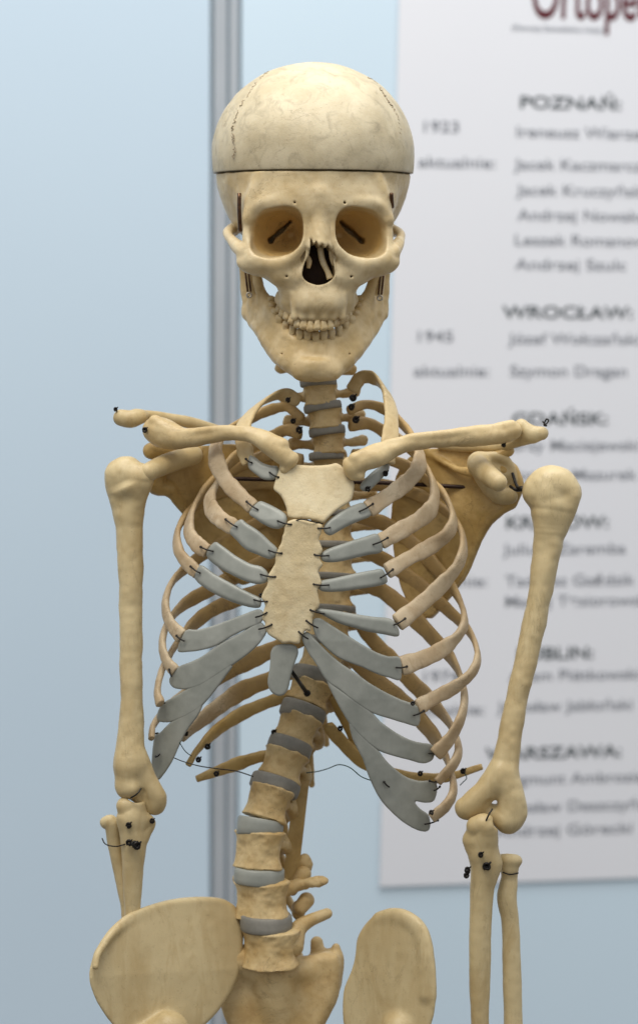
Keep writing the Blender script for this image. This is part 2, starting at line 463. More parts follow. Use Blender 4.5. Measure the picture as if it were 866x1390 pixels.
def build_cranium():
    G = Field((-150, 222, -4), (150, 455, 335), 1.7)
    G.ell((0, 215, HD), (136, 134, 160), 0)                                   # brain case below the cut
    for s in (-1, 1):
        G.ell((s * 50, 318, 84), (50, 48, 56), 10)                            # back of the orbits
    G.ell((0, 330, 70), (40, 60, 50), 10)
    G.ell((0, 270, 84), (108, 62, 78), 12)                                    # forehead
    for s in (-1, 1):
        # temple hollow
        G.ell((s * 130, 292, 62), (26, 52, 34), 8, 'cut')
        G.ell((s * 118, 330, 95), (18, 40, 40), 8, 'cut')
        # brow and rim
        G.chain([(s * 10, 275, 23, 10), (s * 35, 272, 23, 8.5), (s * 62, 271, 29, 7.5), (s * 83, 276, 39, 6.5), (s * 94, 290, 47, 5.5), (s * 97, 308, 50, 5.5), (s * 95.5, 326, 48, 8), (s * 89, 345, 43, 12),
                 (s * 74, 354, 36, 12.5), (s * 56, 356, 30, 10.5), (s * 38, 349, 24, 8.5), (s * 27, 336, 20, 7.5), (s * 21, 315, 20, 6.5), (s * 18, 294, 22, 6.5)], 6)
        G.chain([(s * 96, 292, 48, 5.5), (s * 92, 270, 48, 7), (s * 84, 248, 45, 7), (s * 78, 236, 44, 6)], 12)
        G.ell((s * 44, 366, 44), (28, 22, 20), 10)
        G.ell((s * 78, 352, 50), (34, 20, 20), 8)
        G.cone((s * 78, 356, 50), (s * 48, 374, 58), 13, 12, 9)
        G.cone((s * 50, 362, 40), (s * 40, 385, 50), 12, 10, 9)
        # zygomatic arch
        G.chain([(s * 102, 338, 50, 11), (s * 113, 325, 85, 8), (s * 119.5, 312, 125, 6.5), (s * 119, 305, 150, 7), (s * 112, 300, 180, 9)], 5)
    # forehead fill down to the nose
    G.cone((0, 262, 18), (0, 290, 24), 13, 10, 10)
    G.cone((0, 286, 20), (0, 331, 11), 9, 11.5, 6)                             # nasal bones
    G.cone((-6, 300, 18), (-10, 333, 14), 6, 7, 5); G.cone((6, 300, 18), (10, 333, 14), 6, 7, 5)
    # upper jaw
    G.ell((0, 388, 72), (53, 50, 48), 12)
    G.cone((-26, 372, 36), (26, 372, 36), 12, 12, 12)
    G.cone((-16, 408, 38), (16, 408, 38), 17, 17, 12)
    arc = [(51 * math.sin(t), 426 - 43 * (1 - math.cos(t)), 46 + 74 * (1 - math.cos(t)), 11.5) for t in np.linspace(-1.15, 1.15, 9)]
    G.chain(arc, 8)
    for s in (-1, 1):
        G.cone((s * 34, 352, 30), (s * 41, 405, 56), 7, 9, 9)
        G.cone((s * 13, 340, 20), (s * 21, 372, 27), 4.5, 5, 5)
    # orbits: squarish funnels running back and inwards
    for s in (-1, 1):
        q = G.sub([min(s * 100, s * 5), 268, -4], [max(s * 100, s * 5), 358, 122])
        sl, X, Y, Z = q
        t = np.clip((Z - 26) / 92, 0, 1)
        cx = s * (58.8 - 26 * t ** 1.4); cyy = 313.5 - 2 * t; a = 37.5 * (1 - t ** 2 * .93); b = 34 * (1 - t ** 2 * .93)
        X = (X - cx); Y = (Y - cyy) - s * .13 * X
        g = ((np.abs(X) / a) ** 2.6 + (np.abs(Y) / b) ** 2.6) ** (1 / 2.6)
        g = (g - 1) * np.minimum(a, b)
        g = np.maximum(g, Z - 116)
        G.mix(sl, g.astype(F32), 2.2, 'cut')
        # orbital fissures
        sc = -1 if s < 0 else 1
        slot = [(s * 32, 294), (s * 35, 291), (s * 43, 298), (s * 52, 304), (s * 60, 313), (s * 67, 318), (s * 66, 325), (s * 60, 324), (s * 55, 316), (s * 46, 309), (s * 38, 300)]
        G.plate(np.array(slot, float), 100, 34, 1.0, 2.5, 'cut')
        G.cone((s * 40, 333, 70), (s * 66, 342, 62), 2.2, 2.6, 2, 'cut')
        # foramina
        G.cone((s * 44, 374, 22), (s * 44, 372, 42), 1.8, 1.3, 1.5, 'cut')
        G.cone((s * 34, 274, 2), (s * 34, 274, 24), 1.6, 1.4, 1, 'cut')
        # infratemporal hollow so light passes beside the upper jaw
        G.ell((s * 84, 392, 90), (26, 26, 46), 4, 'cut')
    # nasal opening
    na = smooth_closed([(-12, 322), (-8, 331), (-5, 327), (-1, 333), (3, 330), (7, 335), (11, 331), (14, 336), (18, 340), (20, 358), (21, 372), (13, 381), (-1, 386), (-16, 381), (-23, 372), (-20, 356), (-14, 343)], 4)
    ja = na.copy()
    G.plate(ja, 42, 62, 1, 1.5, 'cut')
    G.ell((0, 420, 84), (40, 16, 34), 5)
    # vertical canine relief
    for x in (-33, -21, -9, 8, 20, 33):
        G.cone((x * 1.05, 398, 29 + abs(x) * .26), (x, 428, 32 + abs(x) * .28), 3.0, 4.6, 5)
    # hollow and saw plane
    G.ell((0, 190, 178), (122, 92, 138), 0, 'cut')
    sl, X, Y, Z = G.sub([-999] * 3, [9999] * 3)
    G.f[:] = np.maximum(G.f, (230.5 - .048 * Z + 1.0) - Y)
    V, F = G.mesh()
    V = grow(V, F, .8, 22, .35, 7)
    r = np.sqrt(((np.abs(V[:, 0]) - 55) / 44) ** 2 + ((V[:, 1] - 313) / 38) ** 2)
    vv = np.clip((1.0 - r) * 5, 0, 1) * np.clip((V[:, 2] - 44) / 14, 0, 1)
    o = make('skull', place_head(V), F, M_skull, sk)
    at = o.data.attributes.new('amber_weight', 'FLOAT', 'POINT'); at.data.foreach_set('value', (vv * .85).astype(F32))  # amber tint grows with depth inside the orbits
    return o
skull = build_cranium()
# bones inside the nose, with a near-black ball painted in for its shade
def head_part(name, V, f, mat, parent, dx=0): return make(name, place_head(V, dx), f, mat, parent)
V, f = merge([ball((0, 358, 78), 30, 16, 12, (1.0, 1.15, .7))]); head_part('nasal_shade', V, f, M_void, skull)
V, f = tube([(2, 332, 40), (5, 350, 38), (12, 366, 36), (16, 376, 36)], [4, 4.5, 4, 5], 8); head_part('nasal_septum', V, f, M_skull, skull)
V, f = tube([(-17, 342, 34), (-13, 352, 36), (-14, 362, 36)], [2, 4, 2.5], 8); head_part('nasal_concha', V, f, M_jaw, skull)
V, f = tube([(16, 336, 32), (18, 348, 34), (20, 358, 36)], [3, 3.5, 2], 8); head_part('nasal_concha', V, f, M_jaw, skull)
# teeth -------------------------------------------------------------
def tooth(cx, cy, cz, w, h, dp, ang, tilt=0):
    G = Field((-w - 3, -h - 3, -dp - 3), (w + 3, h + 3, dp + 3), .8)
    sl, X, Y, Z = G.sub([-999] * 3, [999] * 3)
    tp = 1 - .22 * np.clip(-Y / h, -1, 1)      # narrower at the neck
    g = ((np.abs(X) / (w * tp)) ** 3 + (np.abs(Y) / h) ** 3.5 + (np.abs(Z) / (dp * tp)) ** 2.4) ** (1 / 3) - 1
    G.f[:] = g * min(w, dp)
    V, F = G.mesh()
    V = grow(V, F, .5, 4)
    ca, sa = math.cos(ang), math.sin(ang)
    ct, st = math.cos(tilt), math.sin(tilt)
    x, y = V[:, 0] * ct - V[:, 1] * st, V[:, 0] * st + V[:, 1] * ct
    z = V[:, 2]
    return np.stack([cx + x * ca - z * sa, cy + y, cz + x * sa + z * ca], 1), F
tu = np.linspace(-1.2, 1.2, 15)
for i, t in enumerate(tu):
    x = 51.5 * math.sin(t); z = 37.5 + 74 * (1 - math.cos(t)); y = 440.3 - 43 * (1 - math.cos(t))
    V, F = tooth(x, y + random.uniform(-1.3, 1.0), z, random.uniform(4.7, 5.5) + .5 * (abs(t) > .8), random.uniform(7.6, 8.8), 5.4, t * .95 + random.uniform(-.12, .12), -t * .25 + random.uniform(-.08, .08))
    make('upper_tooth', place_head(V, -2), F, M_tooth, skull)

def build_jaw():
    G = Field((-112, 330, 20), (112, 522, 200), 1.7)
    low = [(0, 494, 63, 20), (24, 491, 68, 19.5), (46, 474, 86, 18), (64, 452, 110, 15.5), (81, 430, 140, 12), (91, 412, 160, 9)]
    up = [(0, 470, 58, 10), (26, 462, 64, 10), (45, 443, 80, 10), (60, 420, 102, 9.5), (69, 402, 122, 7)]
    for s in (-1, 1):
        G.chain([(s * a, b, c, r) for a, b, c, r in low], 8)
        G.chain([(s * a, b, c, r) for a, b, c, r in up], 8)
        mid = [((a[0] + b[0]) / 2, (a[1] + b[1]) / 2, (a[2] + b[2]) / 2, 13) for a, b in zip(low[:5], up)]
        G.chain([(s * a, b, c, r) for a, b, c, r in mid], 8)
        # ramus
        G.chain([(s * 92, 418, 155, 9), (s * 96, 390, 156, 7), (s * 99, 345, 158, 7)], 8)
        G.chain([(s * 68, 410, 124, 8.5), (s * 77, 385, 118, 7.5), (s * 86, 352, 114, 6.5)], 10)
        G.chain([(s * 82, 415, 140, 9), (s * 88, 388, 138, 7), (s * 93, 352, 138, 6)], 12)
        G.cone((s * 46, 478, 60), (s * 46, 478, 90), 1.5, .9, 1.5, 'cut')          # mental foramen
    G.ell((0, 497, 54), (26, 16, 17), 12)
    G.ell((-18, 503, 56), (14, 10, 12), 10); G.ell((18, 503, 56), (14, 10, 12), 10)
    G.ell((0, 480, 36), (34, 5, 10), 8, 'cut')
    for i, x in enumerate((-44, -34, -23, -12, 0, 12, 23, 34, 44)):
        z = 49 + x * x * .0125; y = 466 - x * x * .0065
        G.cone((x, y - 4, z + 2), (x * .96, y + 13, z + 3), 5.2, 3.0, 4)
    V, F = G.mesh(); V = grow(V, F, 1.3, 17, .5, 6)
    return make('jaw_bone', place_jaw(V), F, M_jaw, sk)
jaw = build_jaw()
tl = np.linspace(-1.4, 1.4, 17)
for i, t in enumerate(tl):
    x = 63 * math.sin(t); z = 50.5 + 82 * (1 - math.cos(t)); y = 455.6 - 60 * (1 - math.cos(t)) - 2 * abs(math.sin(t))
    big = abs(t) > .75
    V, F = tooth(x, y + random.uniform(-1.8, 1.4), z, random.uniform(4.7, 5.5) if not big else 6.5, random.uniform(9.2, 10.6), 5.0 if not big else 6.5, t * .9, t * .3 + random.uniform(-.06, .06))
    V[:, 1] = 2 * y - V[:, 1]; F = F[:, ::-1]
    make('lower_tooth', place_jaw(V), F, M_tooth, jaw)
# springs that hold the jaw
for pts in ([(325, 262, 44), (325, 290, 46), (326.5, 314, 52)], [(531, 262, 46), (531.5, 272, 50), (532.5, 281, 60)]):
    V, f = tube([W(*p) for p in pts], 2.8, 8); make('temple_spring', V, f, M_spring, skull)
for x0, y0, x1, y1 in ((334, 358, 338.5, 396), (520, 358, 515.5, 400)):
    for dx in (-2.1, 2.1):
        V, f = tube([W(x0 + dx, y0, 118), W(x1 + dx, y1, 118)], 1.5, 7); make('jaw_spring', V, f, M_spring, jaw)
    th = np.linspace(0, 2 * math.pi, 13)
    V, f = tube([W(x1 + 3.2 * math.cos(t), y1 + 4.5 + 3.2 * math.sin(t), 117) for t in th], 1.3, 6, 2); make('spring_hook', V, f, M_hook, jaw)

# front surface of the rib cage --------------------------------------
_my = [560, 600, 640, 705, 800, 870, 950, 1060, 1130, 1200]; _mv = [60, 45, 32, 10, 2, 0, 5, 20, 32, 45]
def D(x, y):
    x = np.asarray(x, float); y = np.asarray(y, float)
    return (np.interp(y, _my, _mv) + .0026 * (x - 412) ** 2).astype(F32)
def Dd(px, py): return float(D(px, py))

def plate_part(name, outline, t, mat, parent, off=0.0, r=3.0, h=1.35, smooth=True, n=3, rough=.2, wob=0.0, label=None):
    p = smooth_closed(outline, n) if smooth else np.array(outline, float)
    if wob:
        p = p + np.stack([wob * np.sin(np.arange(len(p)) * 2.1), wob * np.cos(np.arange(len(p)) * 1.7)], 1)
    q = np.array([W(a, b, Dd(a, b) + off)[:2] for a, b in p])
    dm = [Dd(a, b) + off for a, b in p]
    G = Field((q[:, 0].min() - 5, q[:, 1].min() - 5, min(dm) - t - 14), (q[:, 0].max() + 5, q[:, 1].max() + 5, max(dm) + t + 8), h)
    G.plate(q, lambda X, Y: D(X, Y) + off, t, r)
    V, F = G.mesh(); V = grow(V, F, rough, 9)
    return make(name, V, F, mat, parent, label=label)

# sternum --------------------------------------------------------------
man = [(378, 640), (381, 629), (392, 627), (405, 631), (428, 632), (446, 631), (458, 629), (470, 640), (480, 655), (480, 668), (476, 680), (464, 688), (452, 697), (443, 706), (438, 710), (425, 706), (410, 704), (392, 702.5), (389, 690), (381, 673), (372, 665), (373, 655)]
stern = plate_part('sternum', man, 9, M_stern, sk, off=0, r=4)
body = [(393, 706), (404, 705), (415, 706), (428, 709), (437, 712), (436, 722), (433, 733), (438, 746), (433, 757), (438, 766), (432, 777), (437, 790), (431, 803), (434, 820), (427, 832), (424, 842), (422, 856), (414, 856), (408, 868), (406, 874), (396, 872.5), (384, 872.5), (372, 866), (362, 858), (360, 846), (356, 838), (360, 822), (355, 810), (362, 796), (365, 779), (373, 766), (375, 752), (381, 738), (385, 724), (388, 713)]
plate_part('sternum_body', body, 8, M_stern, stern, off=-1.5, r=3.5, wob=.5, rough=.45)
xi = [(368, 884), (374, 876), (388, 874), (400, 875.5), (405, 885), (400, 901), (395, 917), (391, 936), (382, 944.5), (370, 941), (363.5, 928), (366, 908), (367, 895)]
plate_part('xiphoid_cartilage', xi, 5, M_cart, stern, off=4)

# ribs ----------------------------------------------------------------
F = None
RL = [
 [(405,545,150,8),(385,535,140,9),(362,543,125,10),(343,558,105,11),(330,580,80,12),(331,605,60,11),(338,628,F,9)],
 [(410,568,165,6),(390,553,172,6),(368,556,172,7),(345,566,165,7),(320,580,130,9),(300,590,103,11),(293,607,85,12),(294,625,70,12),(304,648,F,11),(320,667,F,10),(343,688,F,9.5)],
 [(408,588,170,8),(388,584,185,8),(365,595,190,8),(335,610,175,8),(310,630,145,8),(297,652,115,9),(286,672,90,11),(287,690,75,11),(300,705,F,11),(318,716,F,9.5)],
 [(410,625,175,8),(370,618,195,8),(330,630,190,8),(292,652,165,8),(272,675,135,8),(259,700,105,9),(257,722,85,10),(267,738,F,10),(281,748,F,9.5)],
 [(412,665,178,8),(360,655,200,9),(300,667,185,9),(265,688,150,8),(246,710,120,7),(240,730,100,8),(244,750,82,8),(256,766,F,9),(268,777,F,9)],
 [(415,705,180,9),(365,705,205,9),(320,726,200,9),(280,750,180,9),(254,770,155,8),(235,789,130,7),(226,810,112,7),(226,832,97,8),(234,850,F,9),(247,864,F,9.5)],
 [(415,750,180,9),(365,760,205,10),(320,782,200,10),(282,802,180,10),(252,819,155,9),(233,838,132,8),(223,858,115,7),(221,880,100,7),(227,898,90,8),(238,911,F,8)],
 [(415,790,180,9),(370,797,205,10),(325,812,200,10),(290,827,185,10),(262,848,160,10),(241,873,135,8),(226,897,118,6),(217,920,105,6),(214,940,95,6),(218,955,85,7)],
 [(410,868,185,9),(375,880,205,11),(345,893,200,12),(310,911,190,12),(275,930,175,11),(243,948,150,9),(221,968,130,7),(208,986,112,6),(206,1002,100,6)],
 [(400,910,185,9),(365,923,200,11),(330,937,200,12),(300,957,185,12),(273,978,160,11),(249,1000,130,9)],
 [(395,943,180,7),(365,953,195,8),(330,968,190,9),(303,985,175,9),(283,1002,155,8),(267,1020,140,6),(256,1038,130,3)],
 [(370,1024,165,7),(350,1028,170,8),(325,1036,170,9),(300,1045,160,8),(268,1057,150,4)]]
RR = [
 [(478,530,150,9),(490,513,150,9),(508,514,140,10),(523,531,120,10),(530,553,100,11),(531,578,80,11),(528,605,65,11),(526,628,58,9)],
 [(473,557,165,6),(497,549,175,6),(522,556,170,7),(548,578,140,8),(564,600,110,10),(570,620,90,11),(566,638,75,11),(550,656,F,10.5),(526,674,F,10.5),(500,691,F,10.5)],
 [(475,577,175,8),(500,575,190,8),(525,588,190,8),(552,605,170,8),(573,628,140,7),(587,652,112,8),(590,673,95,9),(584,692,80,11),(565,708,F,11),(540,722,F,10.5),(517,735,F,10.5)],
 [(478,618,180,8),(515,620,200,8),(555,635,185,8),(585,655,155,8),(605,676,128,8),(615,702,105,8),(609,722,90,10),(587,740,F,10),(556,757,F,9.5),(526,775,F,9.5)],
 [(482,658,180,8),(530,660,205,8),(575,675,180,8),(606,695,148,7),(624,718,120,7),(629,742,100,8),(622,766,88,9),(604,789,F,10.5),(577,815,F,11),(540,845,F,11)],
 [(485,700,180,9),(530,715,205,10),(570,748,195,11),(600,780,165,11),(620,808,135,9),(630,835,112,7),(627,855,100,8),(610,874,F,9.5),(580,892,F,11),(545,904,F,11.5)],
 [(488,745,180,9),(530,765,205,10),(575,800,195,11),(610,830,165,10),(637,858,135,8),(648,888,112,7),(641,912,98,8),(618,932,F,9),(592,946,F,9.5),(567,960,F,9.5)],
 [(488,790,182,9),(520,803,205,11),(553,830,200,12),(585,863,180,12),(612,893,150,11),(627,925,125,9),(630,952,108,7),(624,978,97,9),(610,1003,F,11),(591,1024,F,10.5)],
 [(485,840,185,9),(505,868,205,10),(530,895,205,11),(558,925,190,12),(588,955,165,12),(612,985,138,10),(622,1014,118,8),(616,1036,105,9),(594,1061,F,8)],
 [(470,885,185,9),(502,915,205,11),(540,948,200,12),(573,980,175,13),(598,1013,150,13),(612,1048,125,10),(615,1074,110,8),(605,1094,100,8),(586,1110,F,8)],
 [(452,945,175,7),(468,975,190,8),(484,1008,190,7),(502,1040,180,4)],
 [(445,985,165,7),(465,1008,180,9),(495,1035,180,9),(545,1053,170,8),(600,1056,165,6),(653,1041,160,4)]]
AX = np.array([435.0, 0, 132.0])
def build_rib(pts, t=3.6, squash=1.0):
    P = []
    prev = None
    for (px, py, d, w) in pts:
        if d is None:
            d = Dd(px, py) + 2
            if prev is not None: d = min(d, prev - 3)
        prev = d
        P.append((*W(px, py, d), w * 1.13))
    q = spline(P, 10)
    C, wd = q[:, :3], q[:, 3]
    T = np.gradient(C, axis=0); T /= np.linalg.norm(T, axis=1, keepdims=True)
    rings = []; n = 18; th = np.arange(n) * 2 * math.pi / n
    m = len(C)
    e = 2.6
    cx = np.sign(np.cos(th)) * np.abs(np.cos(th)) ** (2 / e); sx = np.sign(np.sin(th)) * np.abs(np.sin(th)) ** (2 / e)
    for i in range(m):
        o = C[i] - AX
        o = np.array([o[0] * .36, -12.0, o[2]])          # outward from the barrel of the chest
        N = o - T[i] * np.dot(o, T[i]); N /= np.linalg.norm(N) + 1e-9
        B = np.cross(T[i], N)
        s = 1 + .06 * math.sin(i * .37) + .03 * math.sin(i * 1.1)
        rings.append(C[i] + wd[i] * s * cx[:, None] * B + (t * (1 + .1 * math.sin(i * .23))) * sx[:, None] * N)
    R = np.array(rings)
    # rounded tips
    def tip(ring, t, k, sh): c = ring.mean(0); return c + (ring - c) * sh + t * k
    R = np.concatenate([[tip(R[0], -T[0], 2.0, .6)], R, [tip(R[-1], T[-1], 1.2, .86)]])
    V, f = loft(R)
    N = V - V.mean(0)
    V = V + .35 * np.stack([vnoise(V, 7), vnoise(V + 50, 7), vnoise(V + 90, 7)], 1)
    return V, f
def rib_material():
    m = M_rib
    return m
ribs = {}
for side, R in (('a', RL), ('b', RR)):
    for i, pts in enumerate(R):
        V, f = build_rib(pts, 4.4 if i else 3.6)
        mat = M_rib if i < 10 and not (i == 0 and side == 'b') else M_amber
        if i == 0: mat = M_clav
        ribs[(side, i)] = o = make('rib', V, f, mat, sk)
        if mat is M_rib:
            n = len(V) // 18; a = o.data.attributes.new('amber_weight', 'FLOAT', 'POINT')
            a.data.foreach_set('value', np.repeat(np.clip((.62 - np.arange(n) / n) / .22, 0, 1), 18).astype(F32))  # amber tint grows towards the spine end of the rib

# rib cartilages --------------------------------------------------------
CL = {
 0: [(338,617),(346,620),(356,628),(368,632),(377,633),(379,643),(372,651),(358,651),(346,643),(337,634)],
 1: [(351,681),(362,683),(378,691),(388,698),(390,706),(387,714),(376,718),(362,714),(348,705),(338,696)],
 2: [(326,705),(336,711),(353,722),(368,736),(377,745),(375,755),(366,759),(350,753),(334,746),(322,734),(311,720)],
 3: [(291,736),(302,741),(320,754),(340,765),(355,769),(364,778),(363,789),(352,793),(336,790),(316,781),(298,771),(280,754)],
 4: [(272,767),(290,778),(315,792),(340,805),(354,812),(355,819),(352,825),(338,824),(315,817),(286,803),(264,785)],
 5: [(252,856),(268,855),(290,849),(315,840),(338,831),(352,827),(358,833),(354,846),(340,852),(318,862),(295,876),(272,883),(254,885),(241,883)],
 6: [(241,906),(258,899),(276,890),(300,873),(325,860),(350,845),(359,849),(362,858),(352,874),(334,890),(313,905),(290,920),(270,932),(250,936),(235,933),(230,922)],
 7: [(222,954),(240,944),(262,930),(285,914),(305,900),(316,904),(308,916),(292,938),(275,958),(258,970),(240,978),(226,981),(213,978),(215,965)],
 8: [(210,999),(218,994),(230,982),(245,972),(262,962),(276,950),(274,962),(266,976),(254,992),(244,1012),(234,1034),(219,1056),(212,1057.5),(206,1042),(207,1020)]}
CR = {
 0: [(526,628),(528,637),(520,648),(510,658),(500,667),(490,665),(489,658),(498,647),(510,637)],
 1: [(440,713),(450,703),(468,691),(482,685),(494,683),(504,699),(488,707),(474,713),(458,722),(448,727),(440,722)],
 2: [(436,751),(448,744),(462,739),(480,733),(497,728),(513,725),(519,748),(500,753),(480,758),(462,762),(448,763.5),(437,761)],
 3: [(434,789),(452,785),(470,781),(490,776.5),(506,774),(519,773),(526,790),(510,796),(490,799),(470,802),(450,803.5),(434,801)],
 4: [(428,828),(436,826),(458,829),(480,833),(505,837),(530,840),(540,852),(540.5,864),(520,861),(500,857.5),(480,852),(460,846),(440,836)],
 5: [(424,842),(434,839),(446,846),(460,855),(476,865),(492,875),(512,886),(528,891),(543,893),(544,922),(528,920),(512,915),(492,906),(476,900),(458,892),(440,877),(428,862)],
 6: [(409,864),(418,858),(430,870),(446,886),(464,901),(482,913),(500,926),(520,938),(545,950),(568,960),(568,985),(550,982),(530,976),(505,968),(482,954),(460,936),(444,925),(430,903),(416,882)],
 7: [(443,924),(454,931),(470,942),(490,956),(505,967),(516,979),(528,988),(545,999),(565,1007),(588,1012),(588,1030),(575,1036.5),(556,1032),(535,1026.5),(514,1019),(495,1005),(476,985),(458,955)],
 8: [(474,978),(486,992),(500,1006),(514,1019),(522,1030),(534,1042),(550,1054),(568,1060),(592,1062),(590,1086),(577,1090),(563,1088),(570,1098),(581,1106),(584,1120),(580,1128.5),(566,1127),(543,1113),(518,1088),(502,1058),(492,1030),(478,1002)]}
for side, Cs in (('a', CL), ('b', CR)):
    for i, o in Cs.items():
        flat = i >= 5
        plate_part('costal_cartilage', o, 4.2 if flat else 7.5, M_cart, ribs[(side, i)], off=(.25 * (i - 5) if flat else 1.5) - (4 if (side, i) == ('b', 0) else 0), r=2.2 if flat else 5.5, n=3, rough=.18)
# little wire staples --------------------------------------------------
def staple(p, q, parent, lift=9.5, r=1.15):
    (x0, y0), (x1, y1) = p, q
    L = math.hypot(x1 - x0, y1 - y0); ux, uy = (x1 - x0) / L, (y1 - y0) / L
    pts = []
    for k, dz in ((0, 4), (.03, 0), (.5, -1.0), (.97, 0), (1, 4)):
        x, y = x0 + (x1 - x0) * k, y0 + (y1 - y0) * k + 1.0 * math.sin(k * 3.1)
        pts.append(W(x, y, Dd(x, y) - lift + dz))
    V, f = tube(pts, r, 7, 4)
    V2, f2 = ball(W(x0, y0, Dd(x0, y0) - lift + 2.0), 1.9, 8, 6)
    V, f = merge([(V, f), (V2, f2)])
    make('wire_staple', V, f, M_wire, parent)
SL = {0: ((378,648),(366,641)), 1: ((395.5,712),(377,707)), 2: ((382.5,751),(365,747)), 3: ((374,783),(354,779.6)), 4: ((363,816.5),(345,814)), 5: ((362.4,831.5),(347.4,837.7)), 6: ((369,847.8),(351.7,854))}
TL = {0: ((334,623),(342,628)), 1: ((335,681),(350,691.6)), 2: ((306.5,705),(321.6,715)), 3: ((272.7,742.5),(289,748)), 4: ((259,769),(271.5,777.6)), 5: ((240,863),(250,870)), 6: ((230,909),(233,918)), 7: ((212.6,955),(224,954)), 8: ((205,995),(214.6,995))}
SR = {1: ((431.5,717),(448,716)), 2: ((427,753),(446,754)), 3: ((425.7,793),(446,794)), 4: ((421.5,828),(440,833)), 5: ((416,842.5),(431,852)), 6: ((405.7,857.5),(418,867))}
TR = {1: ((506,684),(488,694)), 2: ((526,730),(506.7,739)), 3: ((533,773),(516.7,784)), 4: ((549.7,839.7),(535,848)), 5: ((552,904.7),(538,906)), 6: ((575,965),(561.5,971)), 7: ((598,1021.5),(582,1022.7)), 8: ((596.6,1068),(589,1073)), 9: ((594,1113.5),(576.5,1118.7))}
for d_, side in ((SL, 'a'), (SR, 'b')):
    for i, (p, q) in d_.items(): staple(p, q, ribs[(side, i)], 10.5)
for d_, side in ((TL, 'a'), (TR, 'b')):
    for i, (p, q) in d_.items(): staple(p, q, ribs[(side, min(i, 9))], 8.5)
staple((521.4, 1061.6), (528, 1068), ribs[('b', 8)], 6.5); staple((212, 1027), (217, 1024), ribs[('a', 8)], 6.5); staple((583, 1060), (593, 1061), ribs[('b', 8)], 6.5)

# vertebrae -----------------------------------------------------------------
# (px, py centre, depth of body front, width, height, tilt deg)
VT = [(430, 500, 118, 50, 28, 2), (435, 535, 122, 51, 31, -4), (441.5, 568, 130, 52, 28, -5), (446, 601, 140, 50, 32, -3), (448, 636, 150, 52, 31, 0),
      (449, 676, 160, 64, 36, 0), (450, 718, 165, 68, 38, 1), (451, 761, 168, 68, 39, 1), (449, 804, 168, 68, 39, 2), (446, 848, 166, 70, 41, 6),
      (438, 893, 160, 70, 40, 12), (420, 942, 150, 69, 34, 17), (403, 991, 140, 68, 39, 18), (384, 1041, 128, 70, 40, 16), (363.5, 1093, 118, 71, 46, 13), (351, 1156, 112, 76, 52, 3), (355, 1223, 110, 84, 50, 0)]
BOW = [2, 2, 2, 2, 0, 0, 0, 0, 0, 1, 3, 6, 7, 7, 6, 0, -5]
verts = []
def build_vertebra(px, py, d, w, h, tilt, kind, turn=0.0, bow=0.0):
    a, b = w / 2, w * .37; hh = h / 2 + .5
    G = Field((-95, -hh - 34, -6), (95, hh + 56, 2 * b + 120), 1.8)
    sl, X, Y, Z = G.sub([-a - 6, -hh - 5, -6], [a + 6, hh + 5, 2 * b + 6])
    u = np.abs(Y / hh)
    wk = .85 if py > 1140 else .81
    waist = wk + (1 - wk) * np.clip(u, 0, 1.1) ** 2.2
    r = np.sqrt((X / (a * waist)) ** 2 + ((Z - b) / (b * waist)) ** 2)
    g = np.maximum((r - 1) * b, np.abs(Y) - hh + .9 * np.clip((r - .8) * 8, 0, 3))
    G.mix(sl, g.astype(F32), 2, 'add')
    for s in (-1, 1):
        if kind == 'lumbar':
            G.cone((s * a * .62, -hh * .3, 1.6 * b), (s * a * .6, -hh * .2, 2 * b + 18), 9, 9, 5)
            G.chain([(s * a * .7, -hh * .3, 2 * b + 10, 10), (s * (a + 6), -hh * .5, 2 * b + 8, 7.5), (s * (a + 10 + 14 * (s > 0)), -hh * .66, 2 * b + 6, 8), (s * (a + 14 + 24 * (s > 0)), -hh * .74, 2 * b + 6, 5)], 6)
            G.ell((s * (a * .72 + 6), -hh - 8, 2 * b + 34), (11, 15, 12), 6)
            G.ell((s * (a * .6 + 2), hh + 6, 2 * b + 32), (9, 15, 10), 6)
        else:
            G.cone((s * a * .6, -hh * .3, 1.6 * b), (s * a * .62, -hh * .2, 2 * b + 14), 6.5, 7, 4)
            if kind == 'worn': G.ell((s * a * .5, -hh * .4, 2 * b + 12), (8, 13, 8), 5); continue
            tw = {'cervical': a + 24, 'thoracic': a + 27}[kind]
            G.chain([(s * a * .7, -2, 2 * b + 10, 7), (s * min(a + 8, tw - 3), -4, 2 * b + 16, 6), (s * tw, -6, 2 * b + 24, 8.5)], 5)
            G.ell((s * a * .6, -hh, 2 * b + 14), (8, 13, 8), 5)
    G.cone((-a * .55, 0, 2 * b + 22), (0, 3, 2 * b + 38), 7, 7, 6); G.cone((a * .55, 0, 2 * b + 22), (0, 3, 2 * b + 38), 7, 7, 6)
    G.cone((0, 4, 2 * b + 36), (0, hh + 22, 2 * b + 86), 7, 5, 6)
    V, Fc = G.mesh(); V = grow(V, Fc, 1.9, 13, .7, 5)
    V[:, 1] += bow * (V[:, 2] - b) / b
    if turn:
        ct, st = math.cos(math.radians(turn)), math.sin(math.radians(turn)); x, z = V[:, 0].copy(), V[:, 2] - b
        V[:, 0] = x * ct + z * st; V[:, 2] = b + z * ct - x * st
    t = math.radians(tilt); c, s_ = math.cos(t), math.sin(t)
    X0, Y0, Z0 = W(px, py, d)
    return np.stack([X0 + V[:, 0] * c - V[:, 1] * s_, Y0 + V[:, 0] * s_ + V[:, 1] * c, Z0 + V[:, 2]], 1), Fc
